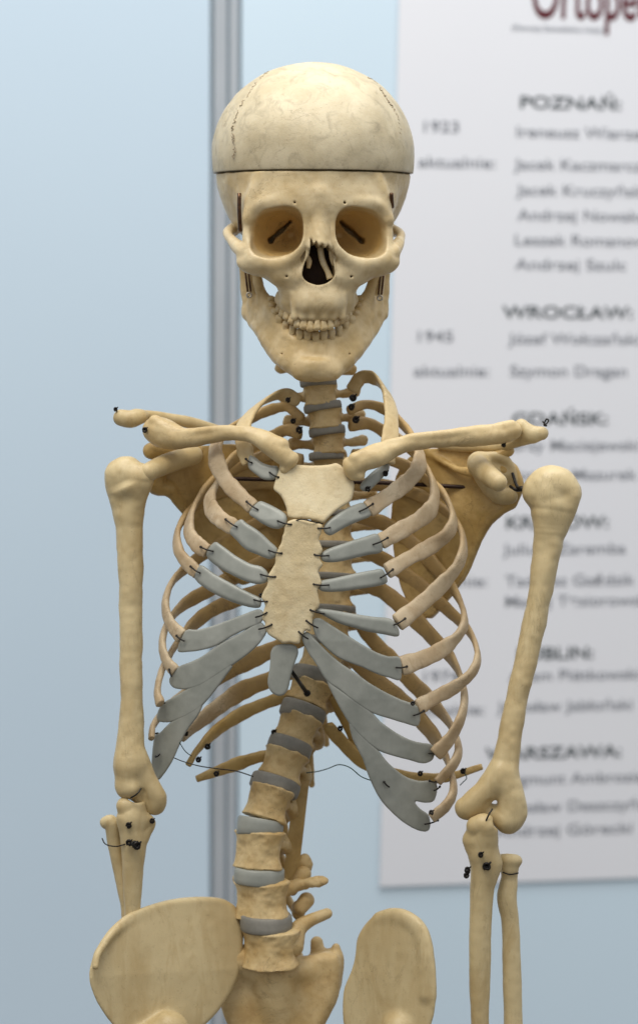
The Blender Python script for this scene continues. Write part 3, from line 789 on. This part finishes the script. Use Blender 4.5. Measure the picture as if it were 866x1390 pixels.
for i, v in enumerate(VT):
    kind = 'cervical' if i < 4 else ('thoracic' if i < 10 else ('worn' if i < 16 else 'lumbar'))
    V, Fc = build_vertebra(*v, kind, 0 if i < 8 else (12 if i < 10 else 24), BOW[i]); verts.append(make('vertebra', V, Fc, M_vert, sk))
# two more neck bones mostly behind the jaw
for v in ((427, 466, 116, 46, 26, 2), (425, 433, 116, 44, 26, 2)):
    V, Fc = build_vertebra(*v, 'cervical'); make('vertebra', V, Fc, M_vert, sk)
# discs: (px,py,depth,width,left height,right height, tilt, material, parent)
DS = [(432, 518, 117, 50, 5.5, 5.5, -4, M_disc, 1), (438, 552, 124, 52, 5, 5, -10, M_disc, 2), (444, 585, 133, 50, 5.5, 5.5, -8, M_disc, 3), (443, 619, 142, 48, 5, 5, -3, M_disc, 4),
      (448, 656, 152, 56, 4, 4, 0, M_disc, 5), (449, 697, 160, 64, 4, 4, 0, M_disc, 6), (452, 740, 163, 66, 4.5, 4.5, 2, M_disc, 7), (451, 783, 166, 66, 4.5, 4.5, 3, M_disc, 8), (450, 827, 165, 66, 5, 5, 4, M_disc, 9), (444, 871, 160, 68, 5, 5, 9, M_disc, 10),
      (428, 919, 153, 70, 8, 8, 14, M_disc, 11), (411, 968, 143, 68, 9, 7, 19, M_disc, 12), (393, 1016, 132, 66, 8, 8, 20, M_disc, 13), (373, 1068, 121, 74, 8, 8, 18, M_disc, 14), (353, 1124.5, 113, 68, 11, 6, 6, M_cart, 15), (351.5, 1191, 109, 74, 8, 9.5, 3, M_cart, 16), (361, 1254, 106, 76, 9, 8, 0, M_disc, 16)]
for (px, py, d, w, hl, hr, tilt, mat, par) in DS:
    rings = []; n = 48; th = np.arange(n) * 2 * math.pi / n
    ds = .955 if py > 880 else 1.03; a, b = w / 2 * ds, w * .37 * ds; t = math.radians(tilt)
    hl, hr = (hl + 2.5, hr + 2.5) if py > 880 else (hl + .3, hr + .3)
    bw = float(np.interp(py, [500, 880, 919, 968, 1068, 1124, 1191, 1254], [2, 2, 5, 6.5, 7, 3, -3, -6]))
    for k, y in ((.93, -1), (.985, -.8), (1.0, -.3), (1.0, .3), (.985, .8), (.93, 1)):
        X = a * k * np.cos(th); Z = b + b * 1.01 * k * np.sin(th)
        H = np.interp(X, [-a, a], [hl, hr])
        Y = y * H + bw * (Z - b) / b
        X0, Y0, Z0 = W(px, py, d)
        rings.append(np.stack([X0 + X * math.cos(t) - Y * math.sin(t), Y0 + X * math.sin(t) + Y * math.cos(t), Z0 + Z], 1))
    V, f = loft(np.array(rings)); make('spinal_disc', V, f, mat, verts[par])

def pts4(lst): return [(*W(x, y, d), r) for x, y, r, d in lst]
def chain_part(name, chains, mat, parent, h=1.6, k=6, cuts=(), extra=None, amp=.8, label=None, flat=1.0, pad=6, rs=34):
    allp = np.array([p for c in chains for p in c]); rm = allp[:, 3].max()
    G = Field(allp[:, :3].min(0) - rm - pad, allp[:, :3].max(0) + rm + pad, h)
    for c in chains: G.chain(c, k, flat)
    if extra: extra(G)
    for c in cuts: G.cone(c[0][:3], c[1][:3], c[0][3], c[1][3], 3, 'cut')
    V, Fc = G.mesh(); V = grow(V, Fc, amp, rs, amp * .3, 9)
    return make(name, V, Fc, mat, parent, label=label)

# collar bones ----------------------------------------------------------------
chain_part('collarbone', [pts4([(207,580,13,98),(215,585,19,96),(227,589,20,92),(245,594,15.5,82),(272,594.5,11.5,68),(306,588,10,50),(338,590,10.5,36),(361,601,13.5,29),(379,613,14.5,25),(391,624,12.5,24)]), pts4([(386,636,7,26),(398,622,8,26)]), pts4([(210,572,9,90),(240,588,8,78),(290,583,5,52),(340,583,5,34),(384,604,9,22)])], M_clav, sk, k=3, amp=1.7, rs=22)
chain_part('collarbone', [pts4([(479,633,13.5,24),(497,625,15,24),(520,615,14,30),(552,603,11.5,44),(596,597,11,66),(640,593,13,84),(672,590,13.5,96),(695,585,12.5,102)]), pts4([(473,628,8,26),(478,640,10,26),(489,645,8,24)]), pts4([(482,622,9,18),(540,598,6,36),(600,590,6,60),(660,583,7,88),(694,577,7,98)]), pts4([(640,600,6,84),(690,594,6,98)])], M_clav, sk, k=3, amp=1.7, rs=22)

# shoulder blades -----------------------------------------------------------
def blade(name, outline, dfun, chains, mat, cuts=()):
    o = smooth_closed(outline, 4)
    q = np.array([W(a, b, dfun(a, b))[:2] for a, b in o])
    allp = np.array([p for c in chains for p in c])
    lo = np.minimum(q.min(0), allp[:, :2].min(0) - 22) - 6; hi = np.maximum(q.max(0), allp[:, :2].max(0) + 22) + 6
    dz = [float(dfun(a, b)) for a, b in o]
    G = Field((lo[0], lo[1], min(min(dz), allp[:, 2].min()) - 24), (hi[0], hi[1], max(max(dz), allp[:, 2].max()) + 24), 1.9)
    G.plate(q, lambda X, Y: dfun(X, Y) + 0 * X, 3.0, 2.2, 0)
    for c in chains: G.chain(c, 7)
    for c in cuts: G.ell(*c, 4, 'cut')
    V, Fc = G.mesh(); V = grow(V, Fc, 1.0, 22, .4, 6)
    return make(name, V, Fc, mat, sk)
dl = lambda x, y: 150 + np.clip((np.asarray(x, float) - 200) * .42, 0, 80) + 0 * np.asarray(y, float)
dr = lambda x, y: 150 + np.clip((680 - np.asarray(x, float)) * .45, 0, 75) + 0 * np.asarray(y, float)
scl = blade('shoulder_blade', [(203, 636), (204, 664), (214, 669), (228, 668), (242, 678), (262, 704), (285, 742), (308, 775), (334, 792), (372, 775), (398, 735), (402, 670), (385, 620), (330, 604), (270, 606), (225, 620)], dl,
            [pts4([(212, 640, 13, 145), (214, 660, 12, 148), (230, 664, 9, 156)]), pts4([(230, 666, 7, 158), (262, 706, 6, 176), (300, 766, 6, 192), (330, 786, 8, 200)]),
             pts4([(206, 612, 12, 135), (235, 612, 10, 140), (268, 612, 8, 165)])], M_amber)
chain_part('coracoid_process', [pts4([(201, 641, 13, 82), (215, 634, 13.5, 96), (235, 626, 14, 118), (262, 618, 14, 142)])], M_limb, scl, k=6)
chain_part('acromion', [pts4([(165, 567, 11, 118), (178, 569, 12, 116), (192, 566, 10, 122)]), pts4([(185, 564, 9, 124), (208, 565, 8, 140), (250, 572, 8, 158), (290, 582, 7, 176), (330, 594, 7, 190)])], M_limb, scl, k=6)
scr = blade('shoulder_blade', [(690, 622), (700, 640), (704, 668), (698, 684), (682, 694), (664, 708), (651, 726), (641, 752), (626, 785), (603, 818), (582, 838), (562, 830), (545, 800), (533, 745), (531, 690), (540, 640), (565, 614), (600, 608), (650, 612)], dr,
            [pts4([(694, 640, 11, 146), (700, 660, 11, 146), (692, 680, 11, 150)]), pts4([(690, 684, 9, 152), (664, 706, 7, 160), (648, 735, 6, 166), (625, 785, 6, 182), (584, 832, 8, 200)]), pts4([(576, 612, 4, 198), (620, 637, 5, 160), (650, 640, 8, 142), (680, 640, 9, 140)]),
             pts4([(690, 612, 8, 140), (672, 620, 8, 138), (650, 622, 8, 138)]), pts4([(658, 640, 17, 156), (686, 650, 17, 156)])], M_amber)
chain_part('coracoid_process', [pts4([(648, 628, 15, 130), (653, 636, 15, 112), (664, 646, 13.5, 92), (676, 655, 12, 78)]), pts4([(650, 634, 15, 130), (672, 668, 14, 140), (690, 672, 14, 144)]), pts4([(652, 632, 14, 138), (682, 646, 14, 146)]), pts4([(650, 622, 8, 134), (676, 620, 7, 136), (690, 630, 7, 140), (698, 652, 9, 142)])], M_limb, scr, k=6)
chain_part('acromion', [pts4([(709, 580, 10, 116), (722, 588, 11, 112), (735, 588, 9.5, 112)]), pts4([(722, 592, 10, 114), (700, 600, 8, 128), (676, 606, 8, 142), (640, 606, 8, 160), (600, 604, 7, 180)]), pts4([(706, 577, 8, 116), (700, 580, 7, 118)])], M_limb, scr, k=6)

# arms ---------------------------------------------------------------------------
chain_part('upper_arm_bone', [pts4([(176,652,32,100),(172,645,26,98)]), pts4([(164,645,22,98),(163,662,20,100),(174,700,18.8,100),(177.5,760,17.2,96),(178,860,15.9,92),(179,950,16.2,88),(177.5,1005,19,84),(176,1040,22,82)]), pts4([(190,648,20,88),(188,668,14,90),(176,700,18,98)]),
    pts4([(178,1040,20,82),(173,1062,17,80),(172,1070,14,78)]), pts4([(180,1070,11,72),(180,1071,11,72)]), pts4([(174,1070,12,88),(192,1082,12,92),(207,1090,12,90)]), pts4([(184,1030,17,82),(203,1065,15,84),(212,1083,14.5,86),(211,1094,13,88),(206,1098,9,88)])], M_limb, sk,
    cuts=[((*W(193, 1078, 50), 8), (*W(193, 1078, 70), 6))], k=7, amp=1.6, rs=26)
chain_part('upper_arm_bone', [pts4([(733,668,25,98),(744,661,28,98),(757,660,27,100),(770,668,21,102)]), pts4([(748,690,30,98),(745,712,23.5,96),(742,750,19,94),(730,820,16.6,90),(717,880,16.2,86),(704,935,15.6,82),(694,985,16.2,78),(687,1030,18,74),(682,1060,20,72)]), pts4([(772,668,15,92),(773,678,14,90),(756,716,15,94)]), pts4([(742,672,13,82),(744,690,10,84)]), pts4([(748,740,9,84),(736,800,8,80),(722,860,7,80)]),
    pts4([(680,1050,19,72),(655,1078,17,70),(638,1094,16,70),(632,1097,14.5,70)]), pts4([(684,1050,19,72),(694,1085,20,72),(693,1108,20.5,72),(688,1112,19,72)]), pts4([(636,1099,14,74),(664,1103,13,82),(692,1112,15,76)])], M_limb, sk,
    cuts=[((*W(666, 1098, 30), 15), (*W(667, 1096, 56), 11)), ((*W(650, 1118, 40), 8), (*W(655, 1116, 60), 8))], k=7, amp=1.6, rs=26)
# forearms, left of the photograph
fo = chain_part('ulna', [pts4([(171,1094,13,76),(185,1094,13,76),(178,1112,18,80)]), pts4([(178,1112,18,80),(182,1140,18.5,82),(181,1180,14.5,86),(180,1240,11.5,90),(178,1330,10,96),(174,1440,10,102),(173,1520,9,106)]), pts4([(184,1112,16,80),(203,1117,9,84),(196,1135,8,84)])], M_limb, sk, cuts=[((*W(186, 1074, 50), 16), (*W(186, 1074, 110), 16))], k=8)
chain_part('radius', [pts4([(145,1117,9,98),(152,1118,10.5,96),(156,1145,10,102),(167,1200,9,104),(174,1250,9,106),(172,1340,11,110),(162,1440,13,114),(160,1510,17,116)])], M_limb, sk, k=6)
# forearms, right of the photograph
chain_part('ulna', [pts4([(647,1122,15,56),(658,1122,17,54),(655,1150,19.5,66)]), pts4([(653,1140,20.5,66),(656,1180,18,70),(653,1220,16,74),(651,1296,15,78),(651,1380,13,82),(653,1460,11,86),(655,1530,10,88)]), pts4([(655,1160,17,66),(667,1172,15,68),(662,1190,12,70)]), pts4([(640,1140,13,64),(642,1146,12,66)])], M_limb, sk,
    cuts=[((*W(680, 1118, 10), 9), (*W(676, 1112, 100), 11))], k=8)
rad = chain_part('radius', [pts4([(691,1170,14,90),(691,1178,13,90),(691,1190,11.5,92),(690,1202,13,92),(688,1222,14,92),(692,1250,12.5,94),(694,1300,12.5,96),(696,1380,13,98),(698,1460,14,98),(698,1520,17,100)]), pts4([(681,1166,6.5,88),(691,1167.5,8,82),(702,1168.5,6.5,88),(692,1166,7,104),(681,1166,6.5,88)])], M_limb, sk, cuts=[((*W(691, 1150, 92), 9), (*W(691, 1156, 93), 10))], k=5)

# hips and sacrum --------------------------------------------------------------
def hip(name, outline, dfun, thick, chains, mat):
    o = smooth_closed(outline, 4); q = np.array([W(a, b, float(dfun(a, b)))[:2] for a, b in o])
    dz = [float(dfun(a, b)) for a, b in o]; allp = np.array([p for c in chains for p in c])
    G = Field((q[:, 0].min() - 25, q[:, 1].min() - 16, min(min(dz), allp[:, 2].min()) - 30), (q[:, 0].max() + 25, max(q[:, 1].max(), allp[:, 1].max()) + 30, max(max(dz), allp[:, 2].max()) + 34), 2.2)
    G.plate(q, lambda X, Y: dfun(X, Y), thick, 5, 0)
    for c in chains: G.chain(c, 9)
    V, Fc = G.mesh(); V = grow(V, Fc, 1.2, 50, .25, 10)
    return make(name, V, Fc, mat, sk)
def dhl(x, y):   # bowl that opens towards the viewer
    x = np.asarray(x, float); y = np.asarray(y, float)
    return 20 + 120 * np.clip(1 - ((x - 110) / 210) ** 2 * 0 - np.abs(x - 330) / 230, 0, 1) ** .8 + .25 * np.clip(1330 - y, 0, 120) * .5
hl = [(127, 1299), (133, 1286), (154, 1258), (180, 1238), (222, 1224), (264, 1218.5), (292, 1218), (311, 1224), (322, 1236), (330, 1270), (322, 1330), (285, 1385), (230, 1420), (175, 1410), (138, 1370), (122, 1330)]
hip('hip_bone', hl, dhl, 8, [pts4([(130, 1312, 4.5, 24), (134, 1294, 4.5, 32), (156, 1264, 4.5, 56), (183, 1245, 4.5, 82), (224, 1230, 5, 108), (268, 1224, 5, 128), (296, 1226, 5, 140), (312, 1236, 5, 148)]), pts4([(230, 1400, 28, 70), (190, 1440, 34, 70), (215, 1500, 18, 50)])], M_limb)
def dhr(x, y):
    x = np.asarray(x, float); y = np.asarray(y, float)
    return 30 + 90 * np.clip((600 - x) / 130, 0, 1) + 0 * y
hr = [(482, 1299), (486, 1272), (498, 1252), (514, 1239), (536, 1234), (558, 1241), (576, 1259), (585, 1284), (588, 1300), (592, 1340), (585, 1390), (560, 1425), (510, 1430), (470, 1400), (466, 1350), (477, 1318)]
hip('hip_bone', hr, dhr, 9, [pts4([(516, 1246, 8, 90), (536, 1242, 9, 76), (556, 1249, 9, 60), (572, 1265, 9, 48), (579, 1300, 9, 40), (580, 1350, 10, 40)]), pts4([(545, 1400, 28, 70), (565, 1450, 34, 60)])], M_limb)
def sacral(G):
    o = smooth_closed([(300, 1296), (318, 1282), (345, 1300), (400, 1306), (424, 1296), (446, 1292), (462, 1300), (460, 1350), (436, 1400), (404, 1470), (388, 1500), (372, 1500), (344, 1440), (310, 1392), (296, 1340)], 4)
    G.plate(np.array([W(a, b, 165)[:2] for a, b in o]), 172, 22, 14, 8)
chain_part('sacrum', [pts4([(370, 1322, 30, 158), (374, 1350, 28, 160), (380, 1400, 22, 168)]), pts4([(345, 1312, 22, 158), (322, 1302, 22, 150), (308, 1318, 20, 152)]), pts4([(400, 1316, 20, 160), (424, 1318, 18, 168)]),
    pts4([(456, 1286, 6, 176), (459, 1305, 8, 178), (452, 1336, 10, 182)]), pts4([(430, 1280, 9, 190), (432, 1296, 12, 190)]), pts4([(448, 1296, 8, 184), (436, 1306, 10, 186)])], M_vert, sk, k=9, h=1.9, amp=1.2, extra=sacral, pad=60)
V, Fc = build_vertebra(366, 1289, 106, 88, 52, 2, 'worn', 20, -7); l5 = make('vertebra', V, Fc, M_vert, sk)
chain_part('transverse_process', [pts4([(396, 1283, 17, 138), (404, 1262, 12.5, 146), (420, 1250, 9, 152), (444, 1240, 7.5, 156)])], M_vert, l5, k=5)
chain_part('articular_process', [pts4([(407, 1196, 10, 176), (412, 1186, 11, 176)])], M_vert, verts[16], k=4)
chain_part('articular_process', [pts4([(408, 1232, 10, 172), (416, 1222, 11, 172)])], M_vert, l5, k=4)

# rods, wires, knots --------------------------------------------------------
V, f = tube([W(247, 648, 186), W(507, 655, 176), W(662, 663, 168)], 3.0, 10, 6); make('shoulder_rod', V, f, M_rod, sk)
V, f = merge([tube([W(695, 642, 128), W(699, 655, 122), W(703, 665, 112), W(698, 664, 108), W(692, 660, 116)], 2.2, 7), tube([W(702, 664, 112), W(712, 663, 104)], 4, 8)]); make('shoulder_hook', V, f, M_wire, sk)
bar = []
for (x, y) in ((424, 1000), (417, 1070), (409, 1140), (402, 1200)):
    c = W(x - 5, y, 182); bar.append([(c[0] - 14, c[1], c[2] - 5), (c[0] + 7, c[1], c[2] - 5), (c[0] + 7, c[1], c[2] + 7), (c[0] - 14, c[1], c[2] + 7)])
V, f = loft(np.array(bar, float)); make('support_bar', V, f, M_amber, sk).data.polygons.foreach_set('use_smooth', [False] * len(f))
V, f = tube([W(396, 911, 20), W(416, 940, 130)], [2.4, 3.2], 10); make('steel_pin', V, f, M_wire, sk)
V, f = ball(W(417, 941, 128), 5, 10, 8); make('pin_head', V, f, M_wire, sk)
knots = [(391,543,4,120),(406,584,5,150),(479,540,5.5,135),(477,553,5,135),(483,570,5.5,140),(398,571.5,4,150),(499,664,4,30),(523,643,4.5,50),(157.5,556,3.6,112),(197,584,4.2,84),(683,604,3.5,100),
         (175,1119.8,4.8,60),(175.6,1144,5,60),(186.4,1148,6.5,60),(183,1146,5,60),(207,1114,4,74),(652,1160,4.5,44),(660,1175.5,6.3,48),(634,1180.5,5,52),(632.6,1188,5,54),(253,996,3.5,115),(282,1013,4.6,142),(269.7,1031,4.6,126),(294,1050,4.2,148),(371.7,994,4.4,150),(461.6,989,4,160),(570,1050,4,156),(628,1046.6,4.6,150),(585,1103,4,85),(560,955,3.4,50),(430,860,3.4,30),(354,808,3,12)]
for (x, y, r, d) in knots:
    parts = []
    cx, cy, cz = W(x, y, d)
    a0 = random.uniform(0, 3)
    for k in range(3):
        pts = []
        ax = random.uniform(-.6, .6); rr = r * random.uniform(.45, .7)
        for t in np.linspace(0, 5.6, 10):
            pts.append((cx + rr * math.cos(t + a0 + k), cy + rr * math.sin(t + a0 + k) * (1 - abs(ax) * .4) + (k - 1) * r * .2, cz - 2 + ax * rr * math.sin(t) + (k - 1) * 1.2))
        parts.append(tube(pts, r * .30, 6, 2))
    parts.append(tube([(cx + r * .4, cy - r * .3, cz - 3), (cx + r * .9, cy - r * .95, cz - 5)], r * .22, 6))
    V, f = merge(parts); make('wire_knot', V, f, M_wire, sk)
def wire(pts, r, mat, name='binding_wire'):
    V, f = tube([W(*p) for p in pts], r, 6, 6); return make(name, V, f, mat, sk)
wire([(237,1029,20),(250,1034,60),(272,1040,110),(300,1044,130),(322,1047,125),(344,1054,112)], .8, M_wire)
wire([(244,1008,30),(252,1020,80),(260,1026,120)], .7, M_cord)
wire([(416,1049,160),(432,1047,170),(446,1043,150),(460,1038,120),(475,1042,90),(490,1054,60),(505,1060,40)], .75, M_cord)
wire([(629,1047,148),(633,1056,150),(628,1062,148),(624,1066,150)], .7, M_cord)
wire([(139,1138,92),(144,1146,84),(158,1149,78),(170,1146,66)], .9, M_wire)
wire([(682,1184,78),(692,1187,76),(703,1185,82)], 1.0, M_wire)
wire([(668,1098,44),(663,1106,38),(658,1117,40)], 1.2, M_wire)
wire([(192,1070,58),(186,1078,54),(178,1083,60)], 1.2, M_wire)
wire([(394,711,8),(408,705,-2),(424,708,-2),(438,711,8)], .9, M_wire)
wire([(736,572,104),(740,576,102),(744,571,104),(741,569,104),(738,577,103),(742,578,103)], 1.1, M_wire)

# ------------------------------------------------------------------ the wall behind
# plane of the display panels, slightly turned away to the right and leaning
P0 = np.array(W(433, 695, 1360)); 
e1 = np.array([1.0, -.007, .27]); e1 /= np.linalg.norm(e1)
e2 = np.array([-.019, 1.0, .09]); e2 -= e1 * np.dot(e1, e2); e2 /= np.linalg.norm(e2)
nrm = np.cross(e1, e2); nrm = nrm if nrm[2] < 0 else -nrm        # towards the viewer
O = np.array([433.0, 695.0, -DC])
def uv(px, py, off=0.0):
    d = np.array([px - 433, py - 695, DC]); base = P0 + nrm * off
    t = np.dot(base - O, nrm) / np.dot(d, nrm); h = O + d * t - base
    return np.dot(h, e1), np.dot(h, e2)
def on_plane(u, v, off): return P0 + nrm * off + e1 * u + e2 * v
def slab(name, quad, off0, off1, mat, parent=None, bevel=0):
    """quad: 4 (u,v) corners; from off0 (back) to off1 (front)"""
    V = [on_plane(u, v, off0) for u, v in quad] + [on_plane(u, v, off1) for u, v in quad]
    f = [(3, 2, 1, 0), (4, 5, 6, 7)] + [(i, (i + 1) % 4, 4 + (i + 1) % 4, 4 + i) for i in range(4)]
    o = make(name, np.array(V), f, mat, parent, smooth=False)
    import bmesh as bmm
    bm = bmm.new(); bm.from_mesh(o.data); bmm.ops.recalc_face_normals(bm, faces=bm.faces); bm.to_mesh(o.data); bm.free()
    if bevel:
        b = o.modifiers.new('bevel', 'BEVEL'); b.width = bevel; b.segments = 3
    return o
def panel_mat(name, c1, c2):
    m, nt, b = new_mat(name)
    pos = nt.nodes.new('ShaderNodeNewGeometry').outputs['Position']
    nt.links.new(ramp(nt, noise(nt, 3, 4, .5, pos), [(.3, c1), (.7, c2)]), b.inputs['Base Color'])
    b.inputs['Roughness'].default_value = .55; b.inputs['Specular IOR Level'].default_value = .3
    return m
M_panel = panel_mat('blue_laminate', (.545, .665, .775), (.56, .68, .785))
M_panel2 = panel_mat('pale_blue_laminate', (.60, .73, .83), (.615, .745, .845))
M_paper = panel_mat('poster_paper', (.755, .765, .81), (.77, .78, .82))
M_alu = plain_mat('brushed_aluminium', (.80, .85, .90), .35, .8, (.76, .81, .86), 12)
M_ink = plain_mat('grey_ink', (.40, .42, .46), .7)
M_inkb = plain_mat('black_ink', (.22, .25, .27), .7)
M_red = plain_mat('red_ink', (.20, .02, .035), .7)
ul, _ = uv(286, 695); ur, _ = uv(326, 695)
def vx(px0, px1):   # a vertical edge given by its place at top and bottom of the frame
    a = uv(px0, -250); b = uv(px1, 1640); return a, b
la, lb = vx(285, 284); ra, rb = vx(330, 322)
lp = slab('wall_panel', [(la[0] - 1500, la[1]), la, lb, (lb[0] - 1500, lb[1])], -30, 0, M_panel)
lp['label'] = 'blue-grey display panel left of the metal post'; lp['category'] = 'wall panel'; lp['group'] = 'display wall panels'
rp = slab('wall_panel', [ra, (ra[0] + 1600, ra[1]), (rb[0] + 1600, rb[1]), rb], -30, 0, M_panel2)
rp['label'] = 'pale blue display panel carrying the printed poster, right of the metal post'; rp['category'] = 'wall panel'; rp['group'] = 'display wall panels'
post = thing('panel_post', 'grooved grey aluminium post joining the two blue panels behind the skull', 'post', tuple(to_world([on_plane(*uv(305, 1640), 0)])[0]))
def strip(name, f0, f1, o0, o1, mat=M_alu):
    L = lambda f: (la[0] + (ra[0] - la[0]) * f, la[1] + (ra[1] - la[1]) * f); B = lambda f: (lb[0] + (rb[0] - lb[0]) * f, lb[1] + (rb[1] - lb[1]) * f)
    return slab(name, [L(f0), L(f1), B(f1), B(f0)], o0, o1, mat, post, .0015)
M_gap = plain_mat('post_groove', (.25, .30, .34), .5, .4)
strip('post_core', .0, 1.0, -30, -1, M_gap)
strip('post_rib', .14, .52, -10, 4); strip('post_rib', .62, .88, -10, 3)
# poster
c = [uv(541.5, -150, 3), uv(1100, -150, 3), uv(1100, 1183, 3), uv(515, 1203.5, 3)]
c[0] = uv(544.5, -150, 3)
poster = thing('poster', 'large white printed poster of surgeons listed under Polish cities, hung on the pale blue panel', 'poster', tuple(to_world([on_plane(*c[3], 3)])[0]))
slab('poster_sheet', c, 2, 5, M_paper, poster)
e1w = Vector((e1[0], e1[2], -e1[1])); e2w = Vector((e2[0], e2[2], -e2[1])); 
def text(s, px, py, cap, mat, bold=0.0, name='text_line', anchor='L', space=1.0, width=1.0):
    """px,py: where the line's left (or right) end and middle stand; cap: capital height in photograph pixels"""
    cu = bpy.data.curves.new(name, 'FONT'); cu.body = s; k = 1.25
    cu.size = cap * k * S / .70; cu.offset = bold * S; cu.extrude = .0001; cu.space_character = space
    cu.align_x = 'LEFT' if anchor == 'L' else 'RIGHT'
    tmp = bpy.data.objects.new('tmp', cu); col.objects.link(tmp)
    dg = bpy.context.evaluated_depsgraph_get(); me = bpy.data.meshes.new_from_object(tmp.evaluated_get(dg))
    bpy.data.objects.remove(tmp); bpy.data.curves.remove(cu)
    u, v = uv(px, py + cap / 2, 6)
    org = Vector(to_world([on_plane(u, v, 6)])[0])
    n = len(me.vertices); co = np.empty(n * 3); me.vertices.foreach_get('co', co); co = co.reshape(-1, 3)
    wv = np.array(org) + co[:, :1] * width * np.array(e1w) - co[:, 1:2] * np.array(e2w)
    o = make(name, wv, [tuple(p.vertices) for p in me.polygons], mat, poster, smooth=False, world=True)
    bpy.data.meshes.remove(me); return o
H, N = 16.5, 15.0
def head(s, x, y, w=1.0): text(s, x, y, H, M_inkb, .6, 'heading', width=w * 1.40)
def line(s, x, y, w=1.0, a='L'): text(s, x, y, N, M_ink, .15, 'text_line', a, width=w * 1.26)
text('Ortopedia', 720, -8, 62, M_red, 1.6, 'title', width=.56)
text('(Pierwszy Samodzielny Instytut', 694, 37, 7.5, M_ink, .1, 'subtitle', width=1.02)
head('POZNAŃ:', 704, 138, 1.02); line('1923', 570, 171, 1.05); line('Ireneusz Wierzejewski', 699, 178); line('aktualnie:', 567, 219, 1.08); line('Jacek Kaczmarczyk', 699, 222); line('Jacek Kruczyński', 702, 257)
line('Andrzej Nowakowski', 702, 291); line('Leszek Romanowski', 697, 325); line('Andrzej Szulc', 699, 358, 1.08)
head('WROCŁAW:', 682, 423, 1.02); line('1945', 562, 456, 1.05); line('Józef Wołczański', 691, 459); line('aktualnie:', 561, 503, 1.06); line('Szymon Dragan', 691, 503)
head('GDAŃSK:', 694, 568, 1.0); line('Jerzy Maciejewski', 688, 604); line('Tomasz Mazurek', 688, 644)
head('KRAKÓW:', 685, 709, .98); line('Juliusz Zaremba', 684, 745, 1.02); line('aktualnie:', 662, 788, 1.06, 'R'); line('Tadeusz Gaździk', 685, 788); line('Maciej Tęsiorowski', 684, 816)
head('LUBLIN:', 700, 887, .98); line('1974', 570, 918, 1.05); line('Adam Piątkowski', 690, 917); line('aktualnie:', 658, 962, 1.06, 'R'); line('Jarosław Jabłoński', 676, 959)
head('WARSZAWA:', 659, 1023, 1.0); line('Zygmunt Ambroziak', 676, 1058); line('Wiesław Deszczyński', 674, 1096); line('Andrzej Górecki', 672, 1128, 1.1)

# ------------------------------------------------------------------ light
world = bpy.data.worlds.new('World'); scene.world = world; world.use_nodes = True
nt = world.node_tree; bg = nt.nodes['Background']
tc = nt.nodes.new('ShaderNodeTexCoord'); sx = nt.nodes.new('ShaderNodeSeparateXYZ'); nt.links.new(tc.outputs['Generated'], sx.inputs[0])
mr = nt.nodes.new('ShaderNodeMapRange'); mr.inputs[1].default_value = -1; mr.inputs[2].default_value = 1; nt.links.new(sx.outputs['Z'], mr.inputs[0])
rc = ramp(nt, mr.outputs[0], [(0.0, (.17, .15, .13)), (.44, (.24, .245, .25)), (.56, (.78, .80, .82)), (1.0, (1.0, 1.0, 1.0))])
nt.links.new(rc, bg.inputs['Color']); bg.inputs['Strength'].default_value = .88
def area(name, loc, target, sx_, sy_, power, color):
    l = bpy.data.lights.new(name, 'AREA'); l.shape = 'RECTANGLE'; l.size = sx_; l.size_y = sy_; l.energy = power; l.color = color
    o = bpy.data.objects.new(name, l); col.objects.link(o); o.location = loc
    o.rotation_euler = (Vector(target) - Vector(loc)).to_track_quat('-Z', 'Y').to_euler(); return o
area('ceiling_lamp', (-.5, -1.2, 2.0), (0, .1, 0), 1.2, .8, 33, (1.0, .94, .84))
area('hall_lamp', (.2, .05, 1.75), (.1, .75, -.1), 2.0, .6, 28, (.96, .98, 1.0))
print('objects', len(bpy.data.objects))
